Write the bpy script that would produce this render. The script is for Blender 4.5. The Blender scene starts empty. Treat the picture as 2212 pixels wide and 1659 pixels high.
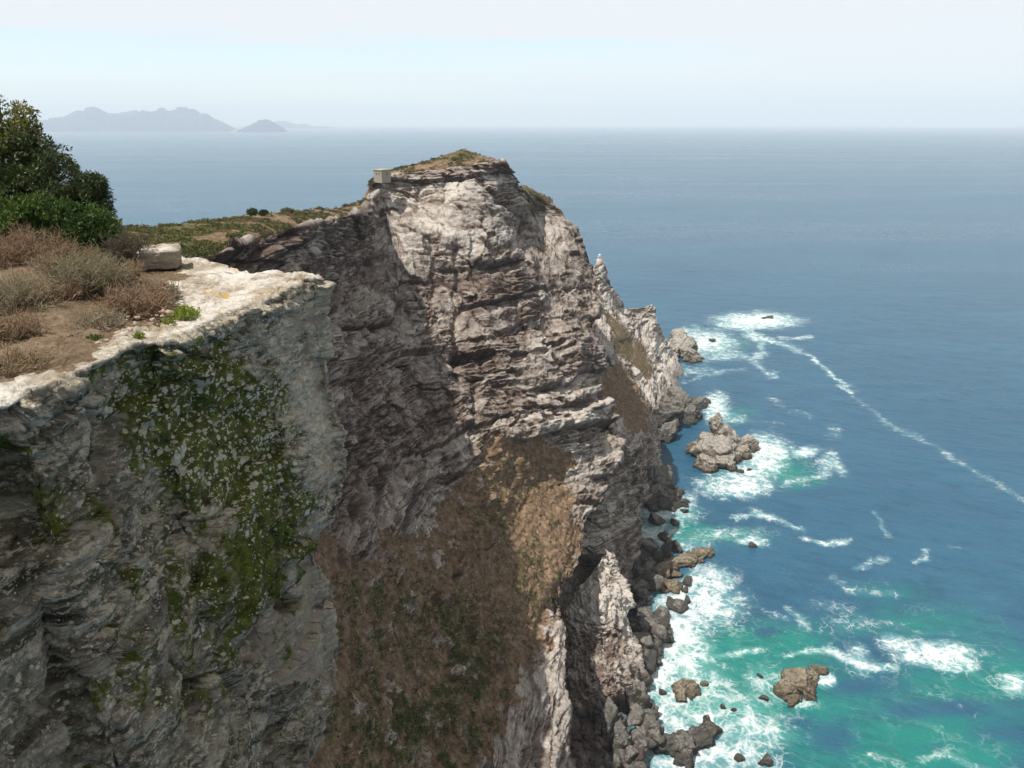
import bpy, bmesh, math, random
import numpy as np
from concurrent.futures import ThreadPoolExecutor
R = math.radians
Q = 1.0                                    # mesh density factor

# ------------------------------------------------------------------ camera, sky, sun, exposure
H = 230.0                                  # camera height above the sea, metres
HFOV, PITCH = R(68.0), R(19.0)
SUN_EL, SUN_AZ = R(63.0), R(207.0)         # direction TO the sun: azimuth measured counter-clockwise from +X
scene = bpy.context.scene
cam = bpy.data.cameras.new("camera")
cam.sensor_fit = 'HORIZONTAL'; cam.angle = HFOV
cam.clip_start = 0.5; cam.clip_end = 250000
cam_o = bpy.data.objects.new("camera", cam)
cam_o.location = (0, 0, H); cam_o.rotation_euler = (R(90) - PITCH, 0, 0)
scene.collection.objects.link(cam_o); scene.camera = cam_o
scene.view_settings.view_transform = 'Standard'; scene.view_settings.look = 'None'
scene.view_settings.exposure = 0.30; scene.view_settings.gamma = 1.0
scene.cycles.max_bounces = 6; scene.cycles.diffuse_bounces = 3; scene.cycles.volume_bounces = 4

sl = bpy.data.lights.new("sun", 'SUN'); sl.energy = 5.0; sl.angle = R(0.53); sl.color = (1.0, 0.95, 0.87)
so = bpy.data.objects.new("sun", sl); scene.collection.objects.link(so)
so.rotation_euler = (R(90) - SUN_EL, 0, SUN_AZ + R(90))

world = bpy.data.worlds.new("World"); scene.world = world; world.use_nodes = True
WT = world.node_tree; WT.nodes.clear()

class NT:
    """tiny helper: node('ShaderNodeX', {input: value or socket}, prop=value) -> node"""
    def __init__(s, tree): s.t = tree
    def n(s, ty, ins=None, **props):
        nd = s.t.nodes.new(ty)
        for k, v in props.items(): setattr(nd, k, v)
        for k, v in (ins or {}).items():
            sk = nd.inputs[k]
            if isinstance(v, bpy.types.NodeSocket): s.t.links.new(v, sk)
            elif isinstance(v, bpy.types.Node): s.t.links.new(v.outputs[0], sk)
            else:
                if sk.type == 'RGBA' and len(v) == 3: v = (*v, 1)
                sk.default_value = v
        return nd
    def math(s, op, a, b=0.0, c=None, clamp=False):
        ins = {0: a, 1: b}
        if c is not None: ins[2] = c
        return s.n('ShaderNodeMath', ins, operation=op, use_clamp=clamp).outputs[0]
    def mix(s, f, a, b, blend='MIX'):
        nd = s.n('ShaderNodeMix', data_type='RGBA', blend_type=blend)
        for k, v in ((0, f), (6, a), (7, b)):
            sk = nd.inputs[k]
            if isinstance(v, bpy.types.NodeSocket): s.t.links.new(v, sk)
            else:
                if sk.type == 'RGBA': v = (*v, 1) if len(v) == 3 else v
                sk.default_value = v
        return nd.outputs[2]
    def step(s, v, lo, hi, a=0.0, b=1.0):
        return s.n('ShaderNodeMapRange', {0: v, 1: lo, 2: hi, 3: a, 4: b}, interpolation_type='SMOOTHSTEP').outputs[0]
    def lin(s, v, lo, hi, a=0.0, b=1.0):
        return s.n('ShaderNodeMapRange', {0: v, 1: lo, 2: hi, 3: a, 4: b}).outputs[0]
    def map(s, vec, scale, rot=(0, 0, 0), loc=(0, 0, 0)):
        return s.n('ShaderNodeMapping', {0: vec, 1: loc, 2: rot, 3: scale}).outputs[0]
    def noise(s, vec, scale=1.0, detail=6.0, rough=0.6, dist=0.0):
        return s.n('ShaderNodeTexNoise', {'Vector': vec, 'Scale': scale, 'Detail': detail, 'Roughness': rough, 'Distortion': dist}).outputs[0]
    def ramp(s, v, stops):
        nd = s.n('ShaderNodeValToRGB', {0: v})
        el = nd.color_ramp.elements
        while len(el) < len(stops): el.new(0.5)
        for e, (p, c) in zip(el, stops): e.position = p; e.color = (*c, 1)
        return nd.outputs[0]
    def attr(s, name): return s.n('ShaderNodeAttribute', attribute_name=name).outputs['Fac']

W = NT(WT)
sky = W.n('ShaderNodeTexSky', sky_type='NISHITA', sun_disc=False, sun_elevation=SUN_EL,
          sun_rotation=R(90) - SUN_AZ, altitude=200, air_density=1.0, dust_density=0.4, ozone_density=1.5)
tc = W.n('ShaderNodeTexCoord').outputs['Generated']
sx = W.n('ShaderNodeSeparateXYZ', {0: tc})
# thin high stratus: wispy sheets, broken by a clearer band low in the west
cn = W.noise(W.map(tc, (0.9, 0.9, 9.0), rot=(0, R(3), 0)), 1.6, 5, 0.55, 0.4)
cn2 = W.noise(W.map(tc, (1.5, 1.5, 22.0), loc=(3, 1, 0)), 1.5, 5, 0.6, 0.2)
hi = W.step(W.math('ADD', sx.outputs[2], W.math('MULTIPLY', W.math('SUBTRACT', cn2, 0.5), 0.07)), 0.078, 0.105)                       # the sheet overhead
right = W.step(sx.outputs[0], -0.25, 0.55)
low = W.math('MULTIPLY', right, 0.75)
cov = W.math('MAXIMUM', W.math('MULTIPLY', hi, 1.25), low)
cov = W.math('ADD', cov, W.math('MULTIPLY', W.math('SUBTRACT', cn, 0.5), 1.6))
cov = W.math('ADD', cov, W.math('MULTIPLY', W.math('SUBTRACT', cn2, 0.5), 0.7))
cov = W.math('MULTIPLY', W.step(cov, -0.1, 0.95), 0.92)
veil = W.mix(W.step(sx.outputs[2], 0.18, 0.55), (5.05, 5.12, 5.15), (2.9, 2.8, 2.65))       # the veil thins and greys towards the zenith
skyc = W.mix(cov, sky.outputs[0], veil)
bg = W.n('ShaderNodeBackground', {0: skyc, 1: 0.15})
W.n('ShaderNodeOutputWorld', {0: bg})

# ------------------------------------------------------------------ pixel <-> world (survey of the photograph, 2212 x 1659)
FP = 1106.0 / math.tan(HFOV / 2)
SP, CP = math.sin(PITCH), math.cos(PITCH)
def ray(px, py):
    a = (np.asarray(px, float) - 1106.0) / FP; b = (829.5 - np.asarray(py, float)) / FP
    return a, b * SP + CP, b * CP - SP
def at_d(px, py, d):                       # point at forward distance d
    x, y, z = ray(px, py); k = np.asarray(d, float) / y
    return np.stack([x * k, y * k, H + z * k], -1)
def at_z(px, py, z0):                      # point at height z0
    x, y, z = ray(px, py); k = (z0 - H) / z
    return np.stack([x * k, y * k, H + z * k], -1)
def proj(P):
    x, y, z = P[..., 0], P[..., 1], P[..., 2] - H
    dep = np.maximum(y * CP - z * SP, 1e-3)
    return 1106.0 + FP * x / dep, 829.5 - FP * (y * SP + z * CP) / dep, dep

# ------------------------------------------------------------------ noise
_rng = np.random.RandomState(7)
PERM = np.concatenate([_rng.permutation(256)] * 2).astype(np.int32)
_g = _rng.normal(size=(256, 3)); GRAD = (_g / np.linalg.norm(_g, axis=1)[:, None]).astype(np.float32)
POOL = ThreadPoolExecutor(4)
def _perlin(p):
    pi = np.floor(p).astype(np.int32); pf = (p - pi).astype(np.float32); pi &= 255
    u = pf * pf * pf * (pf * (pf * 6 - 15) + 10)
    X, Y, Z = pi[:, 0], pi[:, 1], pi[:, 2]
    out = np.zeros(len(p), np.float32)
    for dx in (0, 1):
        wx = u[:, 0] if dx else 1 - u[:, 0]; hx = PERM[(X + dx) & 255]
        for dy in (0, 1):
            wy = wx * (u[:, 1] if dy else 1 - u[:, 1]); hy = PERM[hx + ((Y + dy) & 255)]
            for dz in (0, 1):
                w = wy * (u[:, 2] if dz else 1 - u[:, 2]); g = GRAD[PERM[hy + ((Z + dz) & 255)]]
                out += w * (g[:, 0] * (pf[:, 0] - dx) + g[:, 1] * (pf[:, 1] - dy) + g[:, 2] * (pf[:, 2] - dz))
    return out * 1.5
def perlin(p):
    sh = p.shape[:-1]; q = np.ascontiguousarray(p.reshape(-1, 3), np.float32)
    if len(q) < 4000: return _perlin(q).reshape(sh)
    return np.concatenate(list(POOL.map(_perlin, np.array_split(q, max(8, len(q) // 60000))))).reshape(sh)
def fbm(p, octv=4, gain=0.5, lac=2.03, ridge=False):
    s = 0; a = 1.0; p = p.astype(np.float32)
    for i in range(octv):
        v = perlin(p + i * 17.3)
        s = s + a * ((1 - 2 * np.abs(v)) if ridge else v); a *= gain; p = p * lac
    return s
def hash3(a, b, c, seed=0):
    h = (a.astype(np.int64) * 374761393 + b.astype(np.int64) * 668265263 + c.astype(np.int64) * 2147483647 + seed * 1274126177) & 0xffffffff
    h = ((h ^ (h >> 13)) * 1274126177) & 0xffffffff; h = h ^ (h >> 16)
    return (h & 0xffff).astype(np.float32) / 65535.0
def sstep(x, a, b):
    t = np.clip((x - a) / (b - a), 0, 1); return t * t * (3 - 2 * t)

def blocks(P, bed, joint, dip, strike, seed, warp=1.0, sz=None):
    """bedded, jointed rock: per-block random (0..1), per-bed random, nearness to a crack (0..1), height within the bed"""
    w = fbm(P / (bed * 22) + seed, 3) * warp
    s = (P[..., 2] + P[..., 0] * dip[0] + P[..., 1] * dip[1] if sz is None else sz) / bed + w * 0.9
    s = s + 0.30 * np.sin(s * 1.7 + seed) + 0.2 * np.sin(s * 0.63 + seed * 2)
    s = s + perlin(P / (bed * 1.6) + seed) * 0.10 + hash3(np.floor((P[..., 0] * strike[0] + P[..., 1] * strike[1]) / (joint * 3.1) + 3 * w), np.zeros_like(s), np.zeros_like(s), seed) * 0.8
    bi = np.floor(s); f = s - bi
    w2 = perlin(P / (joint * 2.0) + seed * 3.1)
    a = (P[..., 0] * strike[0] + P[..., 1] * strike[1]) / joint + w2 * 0.45
    c = (-P[..., 0] * strike[1] + P[..., 1] * strike[0]) / joint + w2 * 0.3
    zero = np.zeros_like(bi)
    a = a + hash3(np.floor(bi / 2), zero, zero, seed) * 7
    a = a + 0.3 * np.sin(a * 2.1); ai = np.floor(a); ci = np.floor(c); fa = a - ai
    r = hash3(bi, ai, ci, seed + 1); br = hash3(bi, zero, zero, seed + 2)
    gate = sstep(perlin(P / (bed * 3.5) + seed * 1.7), -0.15, 0.35)
    eb = np.exp(-(np.minimum(f, (1 - f)) * bed / (0.09 * bed)) ** 2) * (0.35 + 0.65 * gate)
    ej = np.exp(-(np.minimum(fa, 1 - fa) * joint / (0.05 * joint)) ** 2) * sstep(perlin(P / (joint * 1.5) + seed * 2.3), 0.0, 0.4)
    return r, br, np.maximum(eb, ej * 0.7), f

def facets(U, V, su, sv, seed):
    """a jointed face: 2-D cells, each a tilted plane standing a little proud or back; returns offset, crack"""
    def part(a):
        u, v = a; iu = np.floor(u).astype(np.int64); iv = np.floor(v).astype(np.int64)
        b1 = np.full(u.shape, 9.0, np.float32); b2 = b1.copy(); val = np.zeros(u.shape, np.float32); z = np.zeros_like(iu)
        for i in (-1, 0, 1):
            for j in (-1, 0, 1):
                a_, c_ = iu + i, iv + j
                du = u - (a_ + 0.5 + 0.8 * (hash3(a_, c_, z, seed) - .5)); dv = v - (c_ + 0.5 + 0.7 * (hash3(a_, c_, z + 1, seed) - .5))
                d = 0.65 * np.maximum(np.abs(du), np.abs(dv)) + 0.35 * np.hypot(du, dv)
                x = hash3(a_, c_, z + 2, seed) + 0.9 * (hash3(a_, c_, z + 3, seed) - .5) * du + 0.9 * (hash3(a_, c_, z + 4, seed) - .35) * dv
                m = d < b1; b2 = np.where(m, b1, np.minimum(b2, d)); val = np.where(m, x, val); b1 = np.where(m, d, b1)
        return val - 0.5, b2 - b1
    sh = U.shape; u = (U / su).ravel(); v = (V / sv).ravel()
    r = list(POOL.map(part, zip(np.array_split(u, 16), np.array_split(v, 16))))
    val = np.concatenate([a for a, b in r]).reshape(sh); e = np.concatenate([b for a, b in r]).reshape(sh)
    return val, np.exp(-(e / 0.05) ** 2)
def along(P):                              # distance along the strike of a sheet
    st = np.linalg.norm(np.diff(P[..., :2], axis=1), axis=-1).mean(0); return np.concatenate([[0], np.cumsum(st)])[None] + 0 * P[..., 2]

# ------------------------------------------------------------------ mesh helpers
COL = scene.collection
def tag(o, label=None, cat=None, group=None, kind=None):
    for k, v in (('label', label), ('category', cat), ('group', group), ('kind', kind)):
        if v: o[k] = v
    return o
def link(name, me, mat=None, parent=None, smooth=True):
    if mat: me.materials.append(mat)
    if smooth: me.polygons.foreach_set('use_smooth', [True] * len(me.polygons))
    o = bpy.data.objects.new(name, me); COL.objects.link(o)
    if parent: o.parent = parent
    return o
def mesh(name, V, F, attrs=None):
    """F: (n,k) int array or a list of such arrays"""
    me = bpy.data.meshes.new(name)
    Fs = F if isinstance(F, list) else [F]
    V = np.asarray(V, np.float32).reshape(-1, 3)
    loops = np.concatenate([f.ravel() for f in Fs]).astype(np.int32)
    tot = np.concatenate([np.full(len(f), f.shape[1], np.int32) for f in Fs])
    st = np.concatenate([[0], np.cumsum(tot)[:-1]]).astype(np.int32)
    me.vertices.add(len(V)); me.vertices.foreach_set('co', V.ravel())
    me.loops.add(len(loops)); me.loops.foreach_set('vertex_index', loops)
    me.polygons.add(len(tot)); me.polygons.foreach_set('loop_start', st); me.polygons.foreach_set('loop_total', tot)
    for k, v in (attrs or {}).items():
        at = me.attributes.new(k, 'FLOAT', 'POINT'); at.data.foreach_set('value', np.asarray(v, np.float32).ravel())
    me.update(calc_edges=True); me.validate()
    return me
def gridfaces(nr, nc):
    i = np.arange(nr * nc).reshape(nr, nc)
    return np.stack([i[:-1, :-1], i[1:, :-1], i[1:, 1:], i[:-1, 1:]], -1).reshape(-1, 4)
def gnormal(P):
    du = np.gradient(P, axis=1); dv = np.gradient(P, axis=0)
    n = np.cross(dv, du); return n / np.maximum(np.linalg.norm(n, axis=-1, keepdims=True), 1e-9)
def empty(name, loc, **kw):
    o = bpy.data.objects.new(name, None); o.location = loc; o.empty_display_size = 0.3
    COL.objects.link(o); return tag(o, **kw)

def curve(pts, n):                         # resample a polyline of k-vectors by chord length of its first two coords
    pts = np.asarray(pts, float)
    L = np.concatenate([[0], np.cumsum(np.hypot(*np.diff(pts[:, :2], axis=0).T))]); t = np.linspace(0, L[-1], n)
    return np.stack([np.interp(t, L, pts[:, k]) for k in range(pts.shape[1])], -1)
def smooth1(a, k):
    for _ in range(k):
        b = a.copy(); b[1:-1] = 0.25 * a[:-2] + 0.5 * a[1:-1] + 0.25 * a[2:]; a = b
    return a
def coons(T, B, L, Rr, nr, nc):
    T, B, L, Rr = curve(T, nc), curve(B, nc), curve(L, nr), curve(Rr, nr)
    s = np.linspace(0, 1, nc)[None, :, None]; t = np.linspace(0, 1, nr)[:, None, None]
    return ((1 - t) * T[None] + t * B[None] + (1 - s) * L[:, None] + s * Rr[:, None]
            - ((1 - s) * (1 - t) * T[0] + s * (1 - t) * T[-1] + (1 - s) * t * B[0] + s * t * B[-1]))
def tps(ctrl, lam=2.0):
    c = np.asarray(ctrl, float); X = c[:, :2] / 300.0; y = np.log(c[:, 2]); n = len(X)
    ph = lambda r2: 0.5 * r2 * np.log(r2 + 1e-9)
    K = ph(((X[:, None] - X[None]) ** 2).sum(-1)) + lam * 1e-3 * np.eye(n)
    A = np.zeros((n + 3, n + 3)); A[:n, :n] = K; A[:n, n] = 1; A[:n, n + 1:] = X; A[n, :n] = 1; A[n + 1:, :n] = X.T
    w = np.linalg.solve(A, np.concatenate([y, [0, 0, 0]]))
    def f(px, py):
        sh = px.shape; q = np.stack([px.ravel(), py.ravel()], -1) / 300.0
        def part(q):
            s = w[n] + q @ w[n + 1:]
            for i in range(n): s += w[i] * ph((q[:, 0] - X[i, 0]) ** 2 + (q[:, 1] - X[i, 1]) ** 2)
            return s
        return np.exp(np.concatenate(list(POOL.map(part, np.array_split(q, 16))))).reshape(sh)
    return f
def wrapcols(P, n, back, drop):            # the far side of a face: it turns away behind its right-hand edge
    e = P[:, -1]; dist = np.linalg.norm(e[:, :2], axis=1, keepdims=True); h = e[:, :2] / dist
    perp = np.stack([-h[:, 1], h[:, 0]], -1); tan = (H - e[:, 2:]) / dist
    out = []
    for k in range(1, n + 1):
        t = k / n
        out.append(np.concatenate([e[:, :2] + h * back * t + perp * back * (0.25 * t + 0.7 * t * t), e[:, 2:] - (tan * back * t + 2.0 * t * t)], -1))
    return np.concatenate([P, np.stack(out, 1)], 1)
def ell(px, py, cx, cy, rx, ry, rot=0.0):
    c, s = math.cos(rot), math.sin(rot); x = (px - cx); y = (py - cy)
    return ((c * x + s * y) / rx) ** 2 + ((-s * x + c * y) / ry) ** 2
def inpoly(px, py, poly):
    c = np.zeros(px.shape, bool); n = len(poly)
    for i in range(n):
        x1, y1 = poly[i]; x2, y2 = poly[(i + 1) % n]
        c ^= ((y1 > py) != (y2 > py)) & (px < (x2 - x1) * (py - y1) / (y2 - y1 + 1e-9) + x1)
    return c
def softpoly(px, py, poly, soft):          # 1 inside, falling to 0 over `soft` pixels each side
    d = np.full(px.shape, 1e9)
    for i in range(len(poly)):
        (x1, y1), (x2, y2) = poly[i], poly[(i + 1) % len(poly)]
        t = np.clip(((px - x1) * (x2 - x1) + (py - y1) * (y2 - y1)) / ((x2 - x1) ** 2 + (y2 - y1) ** 2 + 1e-9), 0, 1)
        d = np.minimum(d, np.hypot(px - x1 - t * (x2 - x1), py - y1 - t * (y2 - y1)))
    return sstep(np.where(inpoly(px, py, poly), d, -d), -soft, soft)

# ------------------------------------------------------------------ materials
def material(name):
    m = bpy.data.materials.new(name); m.use_nodes = True; m.node_tree.nodes.clear()
    return m, NT(m.node_tree)
def finish(n, col, rough=0.9, bump=None, strength=0.6, dist=0.3, spec=0.25, normal=None):
    ins = {'Base Color': col, 'Roughness': rough, 'Specular IOR Level': spec}
    if bump is not None:
        ins['Normal'] = n.n('ShaderNodeBump', {'Height': bump, 'Strength': strength, 'Distance': dist}).outputs[0]
    b = n.n('ShaderNodeBsdfPrincipled', ins)
    n.n('ShaderNodeOutputMaterial', {0: b.outputs[0]})
def plain(name, col, rough=0.8, var=0.25, scale=3.0, spec=0.3):
    m, n = material(name); p = n.n('ShaderNodeTexCoord').outputs['Object']
    v = n.noise(p, scale, 5)
    c = n.mix(v, tuple(x * (1 - var) for x in col), tuple(min(1, x * (1 + var)) for x in col))
    finish(n, c, rough, v, 0.2, 0.05, spec); return m

def cliff_material():
    m, n = material('cliff_rock')
    p = n.n('ShaderNodeTexCoord').outputs['Object']
    strat = n.noise(n.map(p, (0.11, 0.11, 0.42), rot=(R(-5), 0, 0)), 1.0, 9, 0.66, 0.9)
    vert = n.noise(n.map(p, (0.5, 0.5, 0.05)), 1.0, 5, 0.55, 0.4)
    big = n.noise(p, 0.035, 5, 0.55); mid = n.noise(p, 0.22, 9, 0.68, 0.3); fine = n.noise(p, 1.3, 8, 0.7)
    v = n.math('ADD', n.math('MULTIPLY', strat, 0.36), n.math('MULTIPLY', mid, 0.44))
    v = n.math('ADD', v, n.math('MULTIPLY', fine, 0.28)); v = n.math('ADD', v, n.math('MULTIPLY', vert, 0.22))
    v = n.math('SUBTRACT', v, 0.15)
    bed = n.attr('bed'); v = n.math('ADD', v, n.math('MULTIPLY', n.math('SUBTRACT', bed, 0.45), 0.30))
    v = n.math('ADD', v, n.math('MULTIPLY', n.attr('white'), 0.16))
    v = n.math('SUBTRACT', v, n.math('MULTIPLY', n.attr('crack'), 0.20))
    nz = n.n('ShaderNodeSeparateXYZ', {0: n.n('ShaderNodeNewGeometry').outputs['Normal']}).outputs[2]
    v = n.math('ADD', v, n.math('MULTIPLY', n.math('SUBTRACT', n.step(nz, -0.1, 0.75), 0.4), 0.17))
    col = n.ramp(v, [(0.32, (0.040, 0.028, 0.023)), (0.43, (0.095, 0.064, 0.050)), (0.51, (0.18, 0.142, 0.118)), (0.60, (0.30, 0.258, 0.222)), (0.74, (0.52, 0.475, 0.425))])
    red = n.math('MULTIPLY', n.attr('red'), n.step(n.noise(p, 0.12, 6, 0.6), 0.42, 0.6))
    col = n.mix(n.math('MULTIPLY', red, 0.75), col, n.mix(fine, (0.070, 0.039, 0.032), (0.135, 0.086, 0.070)))
    # grey-black lichen streaks
    lich = n.math('MULTIPLY', n.step(vert, 0.55, 0.68), n.step(big, 0.42, 0.6))
    col = n.mix(n.math('MULTIPLY', lich, 0.45), col, (0.10, 0.098, 0.09))
    och = n.math('MULTIPLY', n.step(n.noise(p, 0.09, 6, 0.6), 0.60, 0.72), 0.45)
    col = n.mix(och, col, (0.30, 0.21, 0.11))
    # soil and scrub ground
    soil = n.attr('soil')
    sc = n.ramp(n.noise(p, 0.5, 9, 0.7), [(0.3, (0.072, 0.043, 0.027)), (0.5, (0.180, 0.120, 0.076)), (0.72, (0.36, 0.265, 0.17))])
    sm = n.step(n.math('ADD', soil, n.math('MULTIPLY', n.math('SUBTRACT', mid, 0.5), 1.3)), 0.42, 0.62)
    col = n.mix(sm, col, sc)
    veg = n.attr('veg')
    vn = n.noise(p, 0.8, 8, 0.75)
    vm = n.step(n.math('ADD', veg, n.math('MULTIPLY', n.math('SUBTRACT', vn, 0.5), 2.2)), 0.55, 0.75)
    vc = n.ramp(n.noise(p, 1.7, 5, 0.7), [(0.3, (0.018, 0.024, 0.008)), (0.5, (0.052, 0.060, 0.016)), (0.7, (0.135, 0.130, 0.038))])
    col = n.mix(n.math('MULTIPLY', vm, 0.9), col, vc)
    # wet dark base just above the water
    z = n.n('ShaderNodeSeparateXYZ', {0: p}).outputs[2]
    wet = n.math('MULTIPLY', n.step(n.math('ADD', z, n.math('MULTIPLY', mid, 16.0)), 22, 8), n.attr('shore'))
    col = n.mix(n.math('MULTIPLY', wet, 0.8), col, n.mix(fine, (0.045, 0.04, 0.035), (0.11, 0.10, 0.085)))
    h = n.math('ADD', n.math('MULTIPLY', mid, 0.5), n.math('MULTIPLY', fine, 0.6))
    h = n.math('ADD', h, n.math('MULTIPLY', strat, 1.1))
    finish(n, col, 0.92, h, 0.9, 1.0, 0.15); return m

def outcrop_material():
    m, n = material('lichened_rock')
    p = n.n('ShaderNodeTexCoord').outputs['Object']
    warp = n.n('ShaderNodeTexNoise', {'Vector': p, 'Scale': 3.0, 'Detail': 4.0}).outputs[1]
    wv = n.n('ShaderNodeVectorMath', {0: warp, 1: (0.5, 0.5, 0.5)}, operation='SUBTRACT').outputs[0]
    wv = n.n('ShaderNodeVectorMath', {0: wv, 'Scale': 0.22}, operation='SCALE').outputs[0]
    q = n.n('ShaderNodeVectorMath', {0: p, 1: wv}, operation='ADD').outputs[0]
    big = n.noise(p, 0.35, 5, 0.55); mid = n.noise(p, 1.3, 9, 0.66); fine = n.noise(p, 9.0, 8, 0.7); grain = n.noise(p, 40.0, 4, 0.7)
    strat = n.noise(n.map(q, (0.6, 0.45, 5.5), rot=(R(-14), R(-10), 0)), 1.0, 8, 0.6)
    v = n.math('ADD', n.math('MULTIPLY', strat, 0.5), n.math('MULTIPLY', mid, 0.5))
    col = n.ramp(v, [(0.36, (0.028, 0.024, 0.015)), (0.46, (0.105, 0.092, 0.064)), (0.56, (0.25, 0.222, 0.172)), (0.68, (0.40, 0.36, 0.29))])
    rust = n.step(n.noise(p, 0.8, 6, 0.6), 0.58, 0.72)
    col = n.mix(n.math('MULTIPLY', rust, 0.5), col, (0.11, 0.055, 0.03))
    grey = n.attr('grey'); gm = n.step(n.math('ADD', grey, n.math('MULTIPLY', n.math('SUBTRACT', mid, 0.5), 1.2)), 0.4, 0.6)
    gc = n.mix(n.math('ADD', n.math('MULTIPLY', fine, .5), n.math('MULTIPLY', grain, .5)), (0.165, 0.138, 0.108), (0.46, 0.392, 0.315))
    col = n.mix(n.math('MULTIPLY', gm, 0.85), col, gc)
    li = n.attr('lichen')
    qs = n.map(q, (0.8, 0.7, 2.6), rot=(R(-14), R(-10), 0))
    crust = n.math('ADD', n.math('MULTIPLY', n.noise(qs, 1.5, 12, 0.74), 0.6), n.math('MULTIPLY', n.noise(qs, 6.0, 10, 0.78), 0.4))
    crust = n.step(n.math('ADD', crust, n.math('MULTIPLY', n.math('SUBTRACT', li, 0.5), 0.12)), 0.490, 0.54)
    lc = n.mix(n.noise(p, 2.2, 4), (0.33, 0.285, 0.20), (0.66, 0.585, 0.475))
    lc = n.mix(n.math('MULTIPLY', n.step(grain, 0.45, 0.62), 0.35), lc, (0.15, 0.15, 0.13))
    col = n.mix(n.math('MULTIPLY', crust, 0.85), col, lc)
    # moss
    ms = n.attr('moss')
    mm = n.step(n.math('ADD', ms, n.math('MULTIPLY', n.math('SUBTRACT', n.noise(n.map(q, (1.0, 1.0, 0.55), rot=(0, R(25), 0)), 1.5, 9, 0.72), 0.5), 2.7)), 0.42, 0.70)
    mc = n.ramp(n.noise(p, 3.5, 7, 0.7), [(0.3, (0.016, 0.020, 0.003)), (0.5, (0.068, 0.085, 0.007)), (0.7, (0.15, 0.175, 0.014))])
    col = n.mix(n.math('MULTIPLY', mm, 0.92), col, mc)
    # crustose lichen: rosettes of several sizes and a broken crust
    acc = None
    for sc_, thr, sd in ((3.4, 0.32, 0.0), (7.0, 0.37, 3.0), (14.0, 0.38, 7.0)):
        vor = n.n('ShaderNodeTexVoronoi', {'Vector': n.map(q, (1, 1, 1), loc=(sd, sd, sd)), 'Scale': sc_, 'Randomness': 1.0})
        cr = n.n('ShaderNodeSeparateColor', {0: vor.outputs['Color']})
        rad = n.math('MULTIPLY', n.math('MULTIPLY', cr.outputs[0], cr.outputs[0]), thr * 1.15)
        rad = n.math('MULTIPLY', rad, n.lin(n.math('ADD', li, n.math('MULTIPLY', n.math('SUBTRACT', n.noise(p, 0.9, 4), 0.5), 1.6)), 0.1, 1.0, 0.2, 1.5))
        d = n.math('ADD', vor.outputs['Distance'], n.math('ADD', n.math('MULTIPLY', n.math('SUBTRACT', fine, 0.5), 0.40), n.math('MULTIPLY', n.math('SUBTRACT', grain, 0.5), 0.22)))
        k = n.step(n.math('SUBTRACT', rad, d), -0.02, 0.07)
        acc = k if acc is None else n.math('MAXIMUM', acc, k)
    col = n.mix(n.math('MULTIPLY', acc, 0.93), col, n.mix(0.35, lc, (0.62, 0.60, 0.54)))
    acc = n.math('MAXIMUM', acc, crust)
    # weathered white top of the slab, with tan patches and a little orange lichen
    top = n.attr('top')
    tm = n.step(n.math('ADD', top, n.math('MULTIPLY', n.math('SUBTRACT', mid, 0.5), 0.8)), 0.35, 0.6)
    tcx = n.ramp(n.math('ADD', n.math('MULTIPLY', n.noise(p, 0.9, 8, 0.65), 0.7), n.math('MULTIPLY', fine, 0.3)),
                 [(0.36, (0.23, 0.19, 0.125)), (0.47, (0.36, 0.31, 0.25)), (0.52, (0.50, 0.465, 0.41)), (0.7, (0.66, 0.63, 0.585))])
    org = n.math('MULTIPLY', n.step(n.noise(p, 1.6, 5, 0.6), 0.62, 0.66), n.step(n.noise(p, 7.0, 3), 0.42, 0.5))
    tcx = n.mix(n.math('MULTIPLY', org, 0.8), tcx, (0.55, 0.27, 0.02))
    col = n.mix(tm, col, tcx)
    soil = n.attr('soil')
    sm = n.step(n.math('ADD', soil, n.math('MULTIPLY', n.math('SUBTRACT', mid, 0.5), 1.1)), 0.42, 0.58)
    sc = n.ramp(n.math('ADD', n.math('MULTIPLY', mid, 0.5), n.math('MULTIPLY', fine, 0.5)), [(0.3, (0.07, 0.046, 0.029)), (0.5, (0.15, 0.108, 0.070)), (0.72, (0.31, 0.24, 0.165))])
    col = n.mix(sm, col, sc)
    h = n.math('ADD', n.math('MULTIPLY', mid, 0.5), n.math('MULTIPLY', fine, 0.16)); h = n.math('ADD', h, n.math('MULTIPLY', grain, 0.04))
    h = n.math('ADD', h, n.math('MULTIPLY', strat, 1.1)); h = n.math('ADD', h, n.math('MULTIPLY', acc, 0.03))
    finish(n, col, 0.93, h, 0.9, 0.22, 0.12); return m

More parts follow.
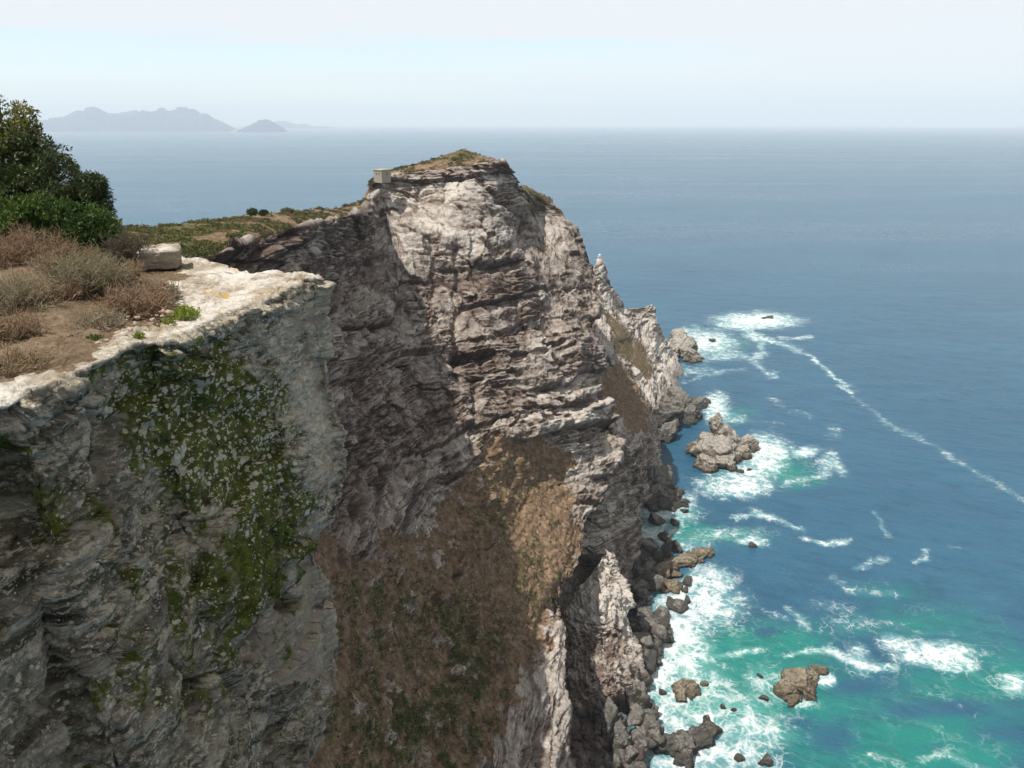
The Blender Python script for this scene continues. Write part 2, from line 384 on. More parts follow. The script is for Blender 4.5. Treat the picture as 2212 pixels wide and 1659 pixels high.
def sea_rock_material(name, body, pale, paleamt, tide=2.2):
    m, n = material(name)
    p = n.n('ShaderNodeNewGeometry').outputs['Position']
    big = n.noise(p, 0.12, 6, 0.6); mid = n.noise(p, 0.6, 9, 0.68, 0.3); fine = n.noise(p, 3.0, 7, 0.7)
    col = n.mix(mid, tuple(c * 0.5 for c in body), tuple(min(1, c * 1.5) for c in body))
    nz = n.n('ShaderNodeSeparateXYZ', {0: n.n('ShaderNodeNewGeometry').outputs['Normal']}).outputs[2]
    g = n.math('ADD', n.math('MULTIPLY', nz, 0.35), n.math('ADD', big, n.math('MULTIPLY', mid, 0.5)))
    z = n.n('ShaderNodeSeparateXYZ', {0: p}).outputs[2]
    g = n.math('ADD', g, n.lin(z, 0, 14, -0.2, 0.25))
    gm = n.math('MULTIPLY', n.step(g, 1.15 - paleamt * 0.5, 1.35 - paleamt * 0.5), min(1, paleamt * 1.4))
    col = n.mix(gm, col, pale)
    ws = n.n('ShaderNodeTexNoise', {'Vector': p, 'Scale': 0.5, 'Detail': 4.0}).outputs[1]
    wv = n.n('ShaderNodeVectorMath', {0: ws, 'Scale': 2.2}, operation='SCALE').outputs[0]
    cp = n.n('ShaderNodeVectorMath', {0: n.map(p, (1, 1, .45), rot=(.2, .3, .4)), 1: wv}, operation='ADD').outputs[0]
    ck = n.n('ShaderNodeTexVoronoi', {'Vector': cp, 'Scale': 0.33}, feature='DISTANCE_TO_EDGE').outputs['Distance']
    crack = n.math('MULTIPLY', n.step(ck, 0.05, 0.0), n.step(big, 0.42, 0.6)); bandn = n.step(n.noise(n.map(p, (.25, .25, 1.6), rot=(.5, .2, 0)), 1.0, 6, .65, .6), .58, .42)
    col = n.mix(n.math('MULTIPLY', crack, 0.6), col, (0.03, 0.026, 0.021)); col = n.mix(n.math('MULTIPLY', bandn, 0.35), col, tuple(c * .35 for c in body))
    wet = n.step(n.math('ADD', z, n.math('MULTIPLY', n.math('SUBTRACT', mid, 0.5), 3.0)), tide, tide * 0.3)
    col = n.mix(n.math('MULTIPLY', wet, 0.85), col, n.mix(fine, (0.018, 0.015, 0.012), (0.055, 0.042, 0.030)))
    finish(n, col, n.lin(wet, 0, 1, 0.9, 0.45), n.math('SUBTRACT', n.math('ADD', n.math('MULTIPLY', mid, 1.2), n.math('MULTIPLY', fine, 0.4)), n.math('MULTIPLY', crack, 0.4)), 0.95, 1.2, 0.3); return m

def sea_material():
    m, n = material('sea_water')
    p = n.n('ShaderNodeTexCoord').outputs['Object']
    foam, shal = n.attr('foam'), n.attr('shallow')
    q = n.map(p, (1, 1, 1), rot=(0, 0, R(25)))
    w1 = n.noise(n.map(q, (0.045, 0.16, 1)), 1.0, 6, 0.62, 0.3)
    w2 = n.noise(n.map(p, (0.30, 0.55, 1), rot=(0, 0, R(12))), 1.0, 4, 0.6, 0.4)
    w3 = n.noise(n.map(p, (0.004, 0.012, 1), rot=(0, 0, R(-8))), 1.0, 4, 0.6)
    patch = n.noise(p, 0.006, 5, 0.6); patch2 = n.noise(p, 0.05, 7, 0.65)
    deep = n.mix(n.lin(n.math('ADD', n.math('MULTIPLY', patch, 0.5), n.math('MULTIPLY', w3, 0.5)), 0.35, 0.65), (0.014, 0.074, 0.136), (0.022, 0.101, 0.174))
    wind = n.noise(n.map(p, (0.00045, 0.0032, 1), rot=(0, 0, R(4))), 1.0, 6, 0.65, 0.6)
    deep = n.mix(n.step(wind, 0.42, 0.62), n.mix(0.14, deep, (0.010, 0.05, 0.10)), n.mix(0.08, deep, (0.05, 0.16, 0.22)))
    s = n.step(n.math('ADD', shal, n.math('MULTIPLY', n.math('SUBTRACT', patch2, 0.5), 0.75)), 0.15, 0.95)
    col = n.mix(s, deep, n.mix(patch2, (0.006, 0.122, 0.118), (0.010, 0.205, 0.172)))
    col = n.mix(n.math('MULTIPLY', n.step(w1, 0.5, 0.35), 0.45), col, n.mix(0.5, col, (0.004, 0.03, 0.05)))
    milk = n.step(foam, 0.12, 0.8)
    col = n.mix(n.math('MULTIPLY', milk, 0.38), col, (0.22, 0.50, 0.48))
    # foam: lacy filaments that close up where the foam is dense
    ws = n.n('ShaderNodeTexNoise', {'Vector': p, 'Scale': 0.11, 'Detail': 4.0}).outputs[1]
    wv = n.n('ShaderNodeVectorMath', {0: ws, 'Scale': 9.0}, operation='SCALE').outputs[0]
    fp = n.n('ShaderNodeVectorMath', {0: p, 1: wv}, operation='ADD').outputs[0]
    lace = None
    for sc_, wgt in ((0.13, 1.0), (0.33, 0.9)):
        vd = n.n('ShaderNodeTexVoronoi', {'Vector': fp, 'Scale': sc_}, feature='DISTANCE_TO_EDGE').outputs['Distance']
        l = n.lin(vd, 0.0, 0.28, wgt, 0.0)
        lace = l if lace is None else n.math('MAXIMUM', lace, l)
    fn = n.noise(n.map(fp, (1, 1.0, 1)), 0.16, 8, 0.7); fn2 = n.noise(p, 0.9, 5, 0.7)
    fv = n.math('ADD', n.math('MULTIPLY', foam, 1.05), n.math('MULTIPLY', n.math('SUBTRACT', fn, 0.5), 3.4))
    fv = n.math('ADD', fv, n.math('MULTIPLY', n.math('SUBTRACT', lace, 0.5), 0.8))
    fv = n.math('ADD', fv, n.math('MULTIPLY', n.math('SUBTRACT', fn2, 0.5), 1.0))
    fm = n.math('MULTIPLY', n.math('MULTIPLY', n.step(fv, 0.46, 1.65), n.step(foam, 0.03, 0.35)), 0.95)
    vd = n.n('ShaderNodeTexVoronoi', {'Vector': n.n('ShaderNodeVectorMath', {0: p, 1: n.n('ShaderNodeVectorMath', {0: ws, 'Scale': 22.0}, operation='SCALE').outputs[0]}, operation='ADD').outputs[0], 'Scale': 0.085}, feature='DISTANCE_TO_EDGE').outputs['Distance']
    vein = n.math('MULTIPLY', n.step(n.math('ADD', vd, n.math('MULTIPLY', fn2, 0.06)), 0.085, 0.03), n.step(n.noise(p, 0.035, 5, .6), 0.45, 0.6))
    vein = n.math('MULTIPLY', vein, n.math('ADD', n.math('MULTIPLY', n.step(foam, 0.03, 0.3), 0.42), n.math('MULTIPLY', n.step(shal, 0.05, 0.6), 0.10)))
    fm = n.math('MAXIMUM', fm, vein)
    h = n.math('ADD', n.math('MULTIPLY', w1, 1.6), n.math('MULTIPLY', w2, 0.8))
    nb = n.n('ShaderNodeBump', {'Height': h, 'Strength': 0.85, 'Distance': 1.2}).outputs[0]
    wat = n.n('ShaderNodeBsdfPrincipled', {'Base Color': col, 'Roughness': n.lin(wind, 0.35, 0.65, 0.26, 0.34), 'IOR': 1.33, 'Specular IOR Level': 0.5, 'Normal': nb})
    fb = n.n('ShaderNodeBump', {'Height': fn2, 'Strength': 0.5, 'Distance': 0.6}).outputs[0]
    fo = n.n('ShaderNodeBsdfPrincipled', {'Base Color': (0.62, 0.65, 0.66, 1), 'Roughness': 0.85, 'Specular IOR Level': 0.1, 'Normal': fb})
    mx = n.n('ShaderNodeMixShader', {0: fm, 1: wat.outputs[0], 2: fo.outputs[0]})
    n.n('ShaderNodeOutputMaterial', {0: mx.outputs[0]}); return m

def leaf_material(name, a, b, rough=0.5, trans=0.25):
    m, n = material(name)
    r = n.attr('tint')
    col = n.mix(r, a, b)
    pb = n.n('ShaderNodeBsdfPrincipled', {'Base Color': col, 'Roughness': rough, 'Specular IOR Level': 0.3})
    tl = n.n('ShaderNodeBsdfTranslucent', {0: col})
    mx = n.n('ShaderNodeMixShader', {0: trans, 1: pb.outputs[0], 2: tl.outputs[0]})
    n.n('ShaderNodeOutputMaterial', {0: mx.outputs[0]}); return m

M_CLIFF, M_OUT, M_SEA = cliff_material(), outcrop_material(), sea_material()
M_DARK = sea_rock_material('dark_sea_rock', (0.088, 0.080, 0.070), (0.32, 0.30, 0.27), 0.4)
M_GUANO = sea_rock_material('guano_rock', (0.165, 0.135, 0.098), (0.46, 0.43, 0.39), 0.55, 3.4)
M_TAN = sea_rock_material('tan_sea_rock', (0.165, 0.130, 0.088), (0.36, 0.305, 0.225), 0.55, 1.5)  # paler upper faces paint a highlight into the rock colour
M_RED = sea_rock_material('red_boulder', (0.105, 0.068, 0.055), (0.2, 0.16, 0.14), 0.2, 0.5)

# ------------------------------------------------------------------ sea
STROKES = [  # polyline, half width px, strength
 ([(1560,700),(1610,715),(1660,735),(1700,745),(1740,765),(1790,800),(1835,850)], 5, 0.85),
 ([(1835,850),(1880,885),(1930,925),(1990,950),(2050,980),(2110,1020),(2220,1085)], 6.5, 0.5),
 ([(1615,722),(1650,738),(1648,758),(1625,780),(1650,800),(1670,812)], 8, 0.75),
 ([(1480,825),(1520,812),(1570,800),(1615,795)], 5, 0.45), ([(1660,860),(1700,880),(1750,898)], 7, 0.4),
 ([(1690,730),(1755,728)], 4, 0.7), ([(1570,890),(1640,910),(1690,915)], 5, 0.35),
 ([(1590,1115),(1625,1108),(1660,1118),(1700,1128),(1735,1142)], 6, 0.8), ([(1735,1165),(1780,1174),(1828,1172)], 6, 0.85),
 ([(1480,1160),(1540,1165),(1600,1172)], 9, 0.5), ([(1700,1040),(1745,1036),(1785,1022),(1795,990),(1822,1020)], 9, 0.75),
 ([(1700,1420),(1735,1405),(1790,1406),(1835,1422),(1875,1440),(1935,1446)], 7, 0.95),
 ([(1480,1440),(1530,1420),(1580,1410),(1640,1405)], 8, 0.75), ([(1920,1385),(1965,1400),(2020,1415),(2090,1442)], 14, 1.0),
 ([(1850,1405),(1865,1440)], 12, 0.7), ([(2090,1450),(2130,1470),(2180,1480)], 8, 0.5),
 ([(1700,1310),(1725,1330),(1742,1358)], 7, 0.55), ([(1795,1250),(1830,1270),(1880,1282),(1935,1285)], 10, 0.5),
 ([(1760,1305),(1830,1320),(1880,1345),(1960,1350)], 14, 0.4), ([(1890,1108),(1905,1130),(1915,1155)], 6, 0.5),
 ([(1860,1222),(1885,1208),(1910,1205)], 7, 0.55), ([(1975,1215),(1995,1208),(2000,1190)], 6, 0.5),
 ([(2000,1640),(2050,1625),(2100,1655),(2150,1670)], 10, 0.65), ([(1880,1630),(1940,1650),(1990,1690)], 9, 0.5),
 ([(1930,1350),(1990,1370),(2060,1375)], 9, 0.35), ([(1500,1480),(1480,1560),(1540,1600)], 24, 0.5),
 ([(1650,1450),(1660,1490),(1640,1530)], 14, 0.6), ([(1990,1560),(2030,1575)], 9, 0.35), ([(2050,1180),(2120,1200)], 5, 0.25),
 ([(1575,480),(1590,470),(1640,462)], 5, 0.25), ([(1500,780),(1560,770),(1600,765)], 9, 0.6),
 ([(1990,1490),(2060,1520),(2110,1545)], 8, 0.3), ([(1560,1300),(1640,1310),(1700,1335)], 8, 0.4),
]
BLOBS = [  # cx, cy, rx, ry, strength
 (1635,693,78,15,1.2),(1600,705,40,9,0.9),(1530,740,55,24,1.0),(1490,720,30,14,.7),(1560,768,60,12,.6),(1548,880,26,30,1.0),(1500,800,40,12,.5),
 (1580,905,40,14,.5),(1650,985,48,42,1.1),(1590,1050,75,24,1.1),(1610,1025,60,30,.9),(1690,965,28,14,.5),(1735,975,32,11,.9),(1790,1000,24,24,.6),
 (1440,1110,70,24,.8),(1420,1150,50,30,.8),(1400,1190,25,30,.8),(1560,1155,90,16,.5),(1625,1172,34,10,1.0),(1490,1180,60,24,.5),(1480,1090,25,24,.7),
 (1535,1260,55,32,1.1),(1500,1310,95,45,1.1),(1460,1370,55,60,1.2),(1480,1420,60,50,1.0),(1430,1450,50,50,1.1),(1440,1520,60,70,1.0),(1500,1480,80,60,.7),
 (1560,1530,120,50,.6),(1600,1580,110,50,.75),(1560,1630,90,40,1.0),(1480,1640,90,50,1.0),(1660,1570,60,40,.5),(1500,1560,80,50,.8),(1640,1480,40,40,.6),
 (1778,1468,24,16,.95),(1735,1522,35,10,.8),(2020,1415,78,24,1.15),(2060,1430,45,20,1.0),(1960,1400,40,24,.6),(2195,1480,34,22,.9),(1680,1500,26,28,.6),
 (1840,1350,70,26,.3),(1870,1440,26,20,.5),(1800,930,24,22,.3),(1650,1660,40,24,.6),(1420,1600,60,60,.9),
]
SHAL = [(1930,1600,330,130,1.1),(1640,1400,190,60,.9),(1560,1480,180,90,.9),(1980,1340,180,50,.55),(2160,1250,120,40,.25),(1690,1010,75,45,.8),(1570,1160,130,24,.7),
 (1460,1130,80,50,.6),(1580,895,70,28,.55),(1570,745,100,28,.5),(1640,695,110,16,.5),(1900,1270,120,25,.4),(2150,1450,160,90,.6),(1760,1040,60,24,.4),
 (1810,1590,70,45,-.75),(1950,1540,80,28,-.6),(2090,1530,90,22,-.7),(2150,1580,70,25,-.5),(1650,1365,22,10,-.6),(1850,1480,90,20,-.3),(1900,1400,120,20,-.4),(2010,1610,80,16,-.3),(1720,1560,40,20,-.4)]
def build_sea():
    th = np.concatenate([np.linspace(-180, -47, 30)[:-1], np.linspace(-47, 4, int(120 * Q))[:-1], np.linspace(4, 44, int(620 * Q))[:-1], np.linspace(44, 180, 30)])
    r = np.concatenate([[1.0, 60], np.geomspace(120, 1300, int(760 * Q))[:-1], np.geomspace(1300, 60000, int(170 * Q))])
    T, Rr = np.meshgrid(np.radians(th), r)
    P = np.stack([np.sin(T) * Rr, np.cos(T) * Rr, np.zeros_like(T)], -1)
    px, py, _ = proj(P)
    vis = (np.abs(T) < R(60))
    wob = np.stack([P[..., 0], P[..., 1], P[..., 1] * 0], -1)
    wx = fbm(wob / 22.0, 3) * 12; wy = fbm(wob / 22.0 + 40, 3) * 6
    qx, qy = px + wx, py + wy; wb = np.clip(0.5 + fbm(wob / 45.0 + 9, 3), 0, 1.2)
    foam = np.zeros_like(px); shal = np.zeros_like(px)
    for pts, w, st in STROKES:
        d = np.full(px.shape, 1e9)
        for (x1, y1), (x2, y2) in zip(pts[:-1], pts[1:]):
            t = np.clip(((qx - x1) * (x2 - x1) + (qy - y1) * (y2 - y1)) / ((x2 - x1) ** 2 + (y2 - y1) ** 2), 0, 1)
            d = np.minimum(d, np.hypot(qx - x1 - t * (x2 - x1), (qy - y1 - t * (y2 - y1)) * 1.5))
        foam = np.maximum(foam, st * 0.78 * np.exp(-(d / (w * (1.2 + 0.9 * wb))) ** 1.6) * (0.75 + 0.5 * wb))
    for cx, cy, rx, ry, st in BLOBS:
        foam = np.maximum(foam, st * np.exp(-ell(qx, qy, cx, cy, rx * 1.15, ry * 1.15) ** 1.3))
    for cx, cy, rx, ry, st in SHAL:
        shal = shal + st * np.exp(-ell(qx, qy, cx, cy, rx, ry))
    foam *= vis; shal *= vis
    sw = fbm(np.stack([P[..., 0] / 34 + P[..., 1] / 90, P[..., 1] / 22, P[..., 1] * 0], -1), 3)
    near = np.clip(1.2 - Rr / 2500, 0, 1) * (Rr > 60)
    P[..., 2] = (sw * 0.55 + np.clip(foam, 0, 1) * (0.3 + 0.5 * fbm(wob / 5.0, 2))) * near
    me = mesh('sea', P, gridfaces(len(r), len(th)), {'foam': foam, 'shallow': shal})
    tag(link('sea', me, M_SEA), kind='structure')
build_sea()

# ------------------------------------------------------------------ the headland
def rockface(P, bedlist, sz=None):
    """displacement (metres along the normal), bed tone and crackness for a sheet of points"""
    D = np.zeros(P.shape[:2]); C = np.zeros(P.shape[:2]); B = np.zeros(P.shape[:2]); wsum = 0
    for bed, joint, a, dip, strike, seed in bedlist:
        r, br, cr, f = blocks(P, bed, joint, dip, strike, seed, sz=sz)
        loc = 0.35 + 1.0 * sstep(perlin(P / (bed * 6) + seed), -0.5, 0.5)       # some stretches of a face are massive, some ragged
        D += loc * (a * (0.55 * r + 0.60 * br - 0.55) + a * 0.45 * (sstep(f, 0.0, 0.45) - 0.6))
        D -= a * 0.30 * cr; C = np.maximum(C, cr * min(1, a / 1.0)); B += a * br; wsum += a
    return D, B / max(wsum, 1e-6), C

def sheet(name, G, dep, beds, wrap=(16, 60, 21), shore=0.0, mask=None, rough=1.0, base_drop=True, extra=None, szf=None, fs=((17, 11, 4.2), (6.5, 3.6, 2.1), (2.4, 1.5, 0.55)), lam=0.72, mast=0.0):
    """a rock face: pixel grid G (r,c,2), distances dep (r,c) -> displaced mesh with attributes"""
    P = at_d(G[..., 0], G[..., 1], dep)
    nc0 = P.shape[1]
    if extra is not None: P = extra(P)
    if wrap: P = wrapcols(P, *wrap)
    if base_drop:                           # carry the foot of the face below the water
        e = P[-1]; P = np.concatenate([P, np.stack([e - [0, 0, k * 6] for k in (1, 2, 3)], 0)], 0)
    px, py, _ = proj(P)
    N = gnormal(P)
    big = fbm(P / 26.0 + 3, 3, 0.45) * 3.0
    sz = szf(P) if szf else P[..., 2] - 0.1 * P[..., 1]
    D, B, C = rockface(P, beds, sz)
    zone = sstep(fbm(P / 21.0 + 60, 3), -0.25, 0.35)                     # ragged thin-bedded stretches between massive ones
    ms = sz / 15.0 + fbm(P / 60.0 + 12, 3) * 0.35; ms = ms + 0.3 * np.sin(ms * 2.3); mi = np.floor(ms); mf = ms - mi; mz = np.zeros_like(mi)
    mr = hash3(mi, mz, mz, 77); mg = sstep(perlin(np.stack([along(P) / 45.0, mi * 3.3, mz], -1)), -0.35, 0.25)
    master = mast * mg * (0.6 + 0.8 * mr) * (sstep(mf, 0.02, 0.16) * (1 - 0.75 * sstep(mf, 0.55, 1.0)) - 0.45)
    D = D * lam * (0.25 + 0.95 * zone); C = C * (0.3 + 0.7 * zone)
    ua = along(P); wu = fbm(P / 8.0 + 33, 3); B = 0.3 * B + 0.3 * mr; D = D + master
    for k, (su, sv, a_) in enumerate(fs):
        fv, fc = facets(ua + wu * su * .14, sz + perlin(P / su + 5) * sv * .22 + 0.10 * ua, su, sv, 11 + k * 7)
        g = sstep(perlin(P / (su * 1.4) + 70 + k), -0.25, 0.3)
        D = D + a_ * fv * (0.5 + 0.5 * g) - a_ * 0.10 * fc * g; C = np.maximum(C, fc * (0.25 + 0.75 * g) * 0.8); B = B + (fv + .5) * (0.22, 0.18, 0.1)[k]
    D = D + fbm(P / 4.2 + 9, 4, 0.55) * 0.2 + fbm(P / 6.0 + 19, 4, 0.55, ridge=True) * 0.28 - 0.15
    at = {'bed': B, 'crack': C, 'white': 0 * B, 'red': 0 * B + 0.35, 'soil': 0 * B, 'veg': 0 * B, 'shore': 0 * B + shore}
    A = np.ones_like(D)
    if mask: A, big = mask(px, py, P, at, A, big, N)
    if wrap:
        k = np.clip((np.arange(P.shape[1]) - nc0 + 1) / 4.0, 0, 1)[None]
        A = A * (1 - .5 * k); big = big * (1 - .8 * k) - 2.5 * k
    P2 = P + N * ((D * A + big) * rough)[..., None]
    P2[..., 2] = np.maximum(P2[..., 2], -9.0)
    me = mesh(name, P2, gridfaces(*P.shape[:2]), at)
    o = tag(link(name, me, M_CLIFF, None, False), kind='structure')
    return o, P2, px, py, at

# --- main cliff: skyline K, brink T (same number of points), face below
T_ = [(50,720),(180,660),(300,600),(400,575),(469,554),(553,517),(656,490),(769,463),(788,440),(803,393),(850,379),(940,368),(1030,358),(1085,352),(1103,388),(1125,418),(1160,424),(1195,446)]
K_ = [(20,570),(140,525),(270,495),(350,489),(420,481),(510,468),(640,455),(740,449),(784,432),(802,388),(845,367),(930,345),(1000,324),(1066,343),(1102,378),(1110,404),(1150,407),(1194,431)]
KD = [40,40,40,38,36,34,32,22,6,5,14,26,30,16,8,12,16,10]
R_ = [(1195,446),(1215,462),(1250,508),(1262,545),(1275,577),(1284,640),(1289,700),(1299,760),(1303,830),(1320,900),(1343,955),(1319,1022),(1310,1056),(1271,1132),(1252,1209),(1233,1262),(1223,1295),(1221,1339),(1222,1415),(1220,1487),(1219,1583),(1214,1660),(1205,1850)]
L_ = [(50,720),(120,1100),(200,1400),(260,1850)]
B_ = [(260,1850),(900,1850),(1205,1850)]
CTRL = [(50,720,96),(120,1100,84),(200,1400,66),(260,1850,48),(180,660,112),(300,600,132),(400,575,148),(469,554,160),(553,517,177),(656,490,206),(769,463,248),(788,440,270),(803,393,296),(850,379,299),(940,368,305),(1030,358,311),(1085,352,318),(1103,388,326),(1125,418,338),(1160,424,350),(1195,446,356),
 (800,480,281),(850,475,290),(960,450,296),(1060,440,305),(1110,460,320),(1170,500,345),(1215,470,354),(1250,508,352),(1145,470,344),
 (960,500,282),(1060,515,288),(870,500,281),(820,520,274),(760,600,246),(870,620,258),(960,620,270),(1050,600,275),(1110,560,290),(1150,600,300),(1220,570,328),(1265,580,345),
 (560,600,171),(660,620,198),(420,620,147),(700,700,190),(750,760,202),(860,760,230),(960,760,247),(1060,760,257),(1160,740,275),(1230,680,300),(1284,650,330),(1250,760,284),(1299,760,300),
 (600,800,158),(740,900,176),(860,900,206),(970,900,230),(1080,880,244),(1200,860,260),(1300,840,288),(1260,900,266),
 (500,950,135),(600,1000,140),(700,1110,150),(760,1060,166),(820,1150,160),(910,1160,172),(905,1080,186),(960,1020,205),(1025,970,222),(1120,940,238),(1210,950,252),(1300,930,270),(1343,955,276),
 (1100,1050,228),(1200,1050,240),(1310,1056,252),(1000,1200,179),(1120,1200,198),(1252,1209,216),(780,1230,142),(900,1350,146),(1050,1350,166),(1221,1339,190),
 (700,1400,120),(500,1400,95),(900,1500,129),(1050,1550,139),(1220,1487,164),(700,1660,99),(900,1660,110),(1050,1660,120),(1214,1660,141),(1150,1600,138),(480,1850,66),(900,1850,92),(1205,1850,122)]
CTRL = [(x, y, d * (1 + 0.27 * float(sstep(np.float64(x), 560 + 0.10 * max(0, y - 560), 840 + 0.12 * max(0, y - 560))))) for x, y, d in CTRL]
WALLBASE = [(230,1200),(480,1180),(690,1120),(730,1160),(770,1230),(800,1190),(840,1150),(905,1175),(925,1110),(980,1050),(1028,1005),(1040,955),(1120,940),(1200,955),(1230,1000),(1225,1060),(1262,1140),(1240,1215),(1225,1260),(1195,1330),(1170,1400),(1120,1480),(1060,1600),(1010,1700),(1000,1850),(200,1850)]
CAVES = [(1025,772,40,12,9),(1085,575,46,12,6),(1190,745,30,8,4),(1250,872,34,10,6),(1160,885,30,8,4),(1240,930,34,9,5),(745,715,22,8,4),(980,815,20,8,3),(1140,770,40,7,3),(1110,650,50,7,3),(1180,905,30,7,4)]
def main_mask(px, py, P, at, A, big, N):
    nr0 = NCREST
    ww = fbm(P / 9.0 + 21, 4, .6); slope = softpoly(px + ww * 34, py + fbm(P / 9.0 + 44, 4, .6) * 30, WALLBASE, 12)
    slope[:nr0] = 0
    # crest rows: rounded scrub-covered ground
    row = np.arange(px.shape[0])[:, None]
    crest = np.clip((nr0 - row) / 6.0, 0, 1) * np.ones_like(px)
    rocky = sstep(px, 1030, 1090) * (py < 420)
    crag = sstep(fbm(np.stack([P[..., 0] / 9, P[..., 1] / 9, P[..., 2] / 5], -1) + 90, 5, .6), 0.16, 0.46) * slope * (1 - 0.8 * sstep(px, 1040, 1110) * sstep(-py, -1360, -1300))
    A = (A * (1 - 0.86 * slope) + 0.55 * slope * crag) * (1 - 0.93 * crest * (1 - rocky * 0.6))
    big = big * (1 - 0.45 * slope) * (1 - 0.92 * crest) + slope * (fbm(P / 7 + 4, 5) * 1.1 + np.maximum(fbm(P / 3.2 + 14, 4) - .35, 0) * 2.2)
    # gullies down the slope
    big = big - slope * 1.6 * sstep(fbm(np.stack([P[..., 0] / 9 - P[..., 1] / 30, P[..., 1] / 60, P[..., 2] / 60], -1), 3), 0.1, 0.6)
    for cx, cy, rx, ry, dp in CAVES:
        e = ell(px + fbm(P / 6, 2) * 14, py + fbm(P / 5 + 7, 2) * 8, cx, cy, rx, ry, -0.12)
        big = big - dp * sstep(1.4 - e, 0.2, 0.9)
    lx = np.interp(px, [700, 800, 850, 950, 1060, 1110, 1150], [520, 492, 484, 464, 452, 470, 500])
    led = sstep(py - lx, -5, 6) * np.exp(-np.maximum(py - lx, 0) / 55.0) * sstep(px, 800, 850) * sstep(-px, -1140, -1080)
    big = big + 5.0 * led; at['ledge'] = led
    # long vertical fissures and buttress edges
    wx = px + fbm(P / 12.0, 3) * 12
    for x0, y0, x1, y1, wdt, dp in ((818,430,800,640,10,3.0),(985,540,985,800,8,2.5),(1025,820,1028,1000,9,3.0),(700,470,716,720,9,2.2),(860,600,845,930,8,1.8),(930,520,940,700,7,1.6),(1210,780,1225,930,8,2.2),(905,380,903,450,5,1.5),(1075,360,1080,470,5,1.5),(965,375,962,440,4,1.0)):
        t = np.clip((py - y0) / (y1 - y0), 0, 1); xx = x0 + (x1 - x0) * t
        big = big - dp * np.exp(-((wx - xx) / wdt) ** 2) * sstep(py, y0 - 15, y0 + 15) * sstep(-py, -y1 - 15, -y1 + 15)
    at['soil'][:] = np.maximum(slope * 0.95, crest * 0.85 * (1 - 0.5 * rocky))
    at['soil'] -= 0.45 * crag
    at['soil'] += 0.25 * sstep(N[..., 2], 0.3, 0.75) * (1 - slope); del at['ledge']
    gr = sum(s * np.exp(-ell(px, py, *e)) for s, e in (
        (.6,(850,1300,100,75)),(.7,(1060,1120,60,90,-.5)),(.8,(1010,1380,90,140,-.4)),(.75,(960,1560,110,110)),(.5,(1180,1230,70,90)),(.45,(760,1400,90,90)),(.5,(830,1560,110,100)),(.4,(1140,1050,60,60))))
    at['veg'][:] = np.clip(gr * .78, 0, .65) * slope + crest * (0.42 + 0.35 * np.exp(-ell(px, py, 360, 505, 120, 40)) + 0.3 * np.exp(-ell(px, py, 980, 335, 60, 20)))
    at['veg'] += 0.6 * np.exp(-ell(px, py, 1150, 440, 45, 26, .5) ** 2)
    at['veg'] += 0.25 * np.exp(-ell(px, py, 1200, 620, 60, 130, -.5)) + 0.2 * np.exp(-ell(px, py, 810, 480, 22, 90))
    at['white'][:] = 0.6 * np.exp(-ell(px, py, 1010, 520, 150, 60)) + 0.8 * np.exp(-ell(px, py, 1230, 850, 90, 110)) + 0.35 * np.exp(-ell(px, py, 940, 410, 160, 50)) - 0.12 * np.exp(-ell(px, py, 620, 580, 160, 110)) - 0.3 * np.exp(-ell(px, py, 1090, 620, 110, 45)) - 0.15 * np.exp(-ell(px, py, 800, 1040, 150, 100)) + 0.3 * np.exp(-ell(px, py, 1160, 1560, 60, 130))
    at['red'][:] = 0.30 + 0.65 * np.exp(-ell(px, py, 1040, 660, 110, 70)) + 0.55 * np.exp(-ell(px, py, 640, 570, 140, 70)) + 0.4 * np.exp(-ell(px, py, 880, 1080, 200, 90)) - 0.3 * np.exp(-ell(px, py, 960, 410, 150, 45))
    return A, big
NB = 14
def build_main():
    global NCREST
    nr, nc, ncr = int(1000 * Q), int(830 * Q), int(70 * Q)
    G = coons(T_, B_, L_, R_, nr, nc)
    f = tps(CTRL, 1.0)
    dep = f(G[..., 0], G[..., 1])
    # brink / skyline curves with the same parameter
    t2 = curve(np.column_stack([np.array(T_, float), np.array(K_, float), np.array(KD, float)]), nc)
    Kp = t2[:, 2:4]; kd = t2[:, 4]
    s = np.linspace(0, 1, ncr + 1)[:-1][:, None]
    Gc = Kp[None] * (1 - s[..., None]) + G[0][None] * s[..., None]
    ys = (829.5 - Gc[..., 1]) / FP
    dc = (dep[0] + kd)[None] * (1 - s) + dep[0][None] * s
    dc = dc + kd[None] * 0.25 * np.sin(np.pi * s) * -1
    G2 = np.concatenate([Gc, G], 0); d2 = np.concatenate([dc, dep], 0)
    NCREST = ncr + NB
    def back(P):                            # behind the skyline the ground falls away to the far sea
        e = P[0]; dist = np.linalg.norm(e[:, :2], axis=1, keepdims=True); h = e[:, :2] / dist; tan = np.maximum((H - e[:, 2:]) / dist, 0.03)
        rows = [np.concatenate([e[:, :2] + h * (k * 9.0), e[:, 2:] - (tan * k * 9.0 + 1.2 * k + 0.9 * k * k)], -1) for k in range(NB, 0, -1)]
        return np.concatenate([np.stack(rows, 0), P], 0)
    beds = [(9.0, 13.0, 3.0, (0, 0), (0.30, 0.95), 11), (3.3, 5.5, 1.7, (0, 0), (0.30, 0.95), 23), (1.4, 2.6, 0.85, (0, 0), (0.3, 0.95), 31)]
    def szf(P):
        w = sstep(-P[..., 2], -205, -120); return P[..., 2] + (0.15 * w - 0.03 * (1 - w)) * (P[..., 1] - 210)
    return sheet('headland', G2, d2, beds, wrap=(14, 60, 21), mask=main_mask, base_drop=False, extra=back, szf=szf, mast=4.6)
NCREST = 0
HEAD = build_main()

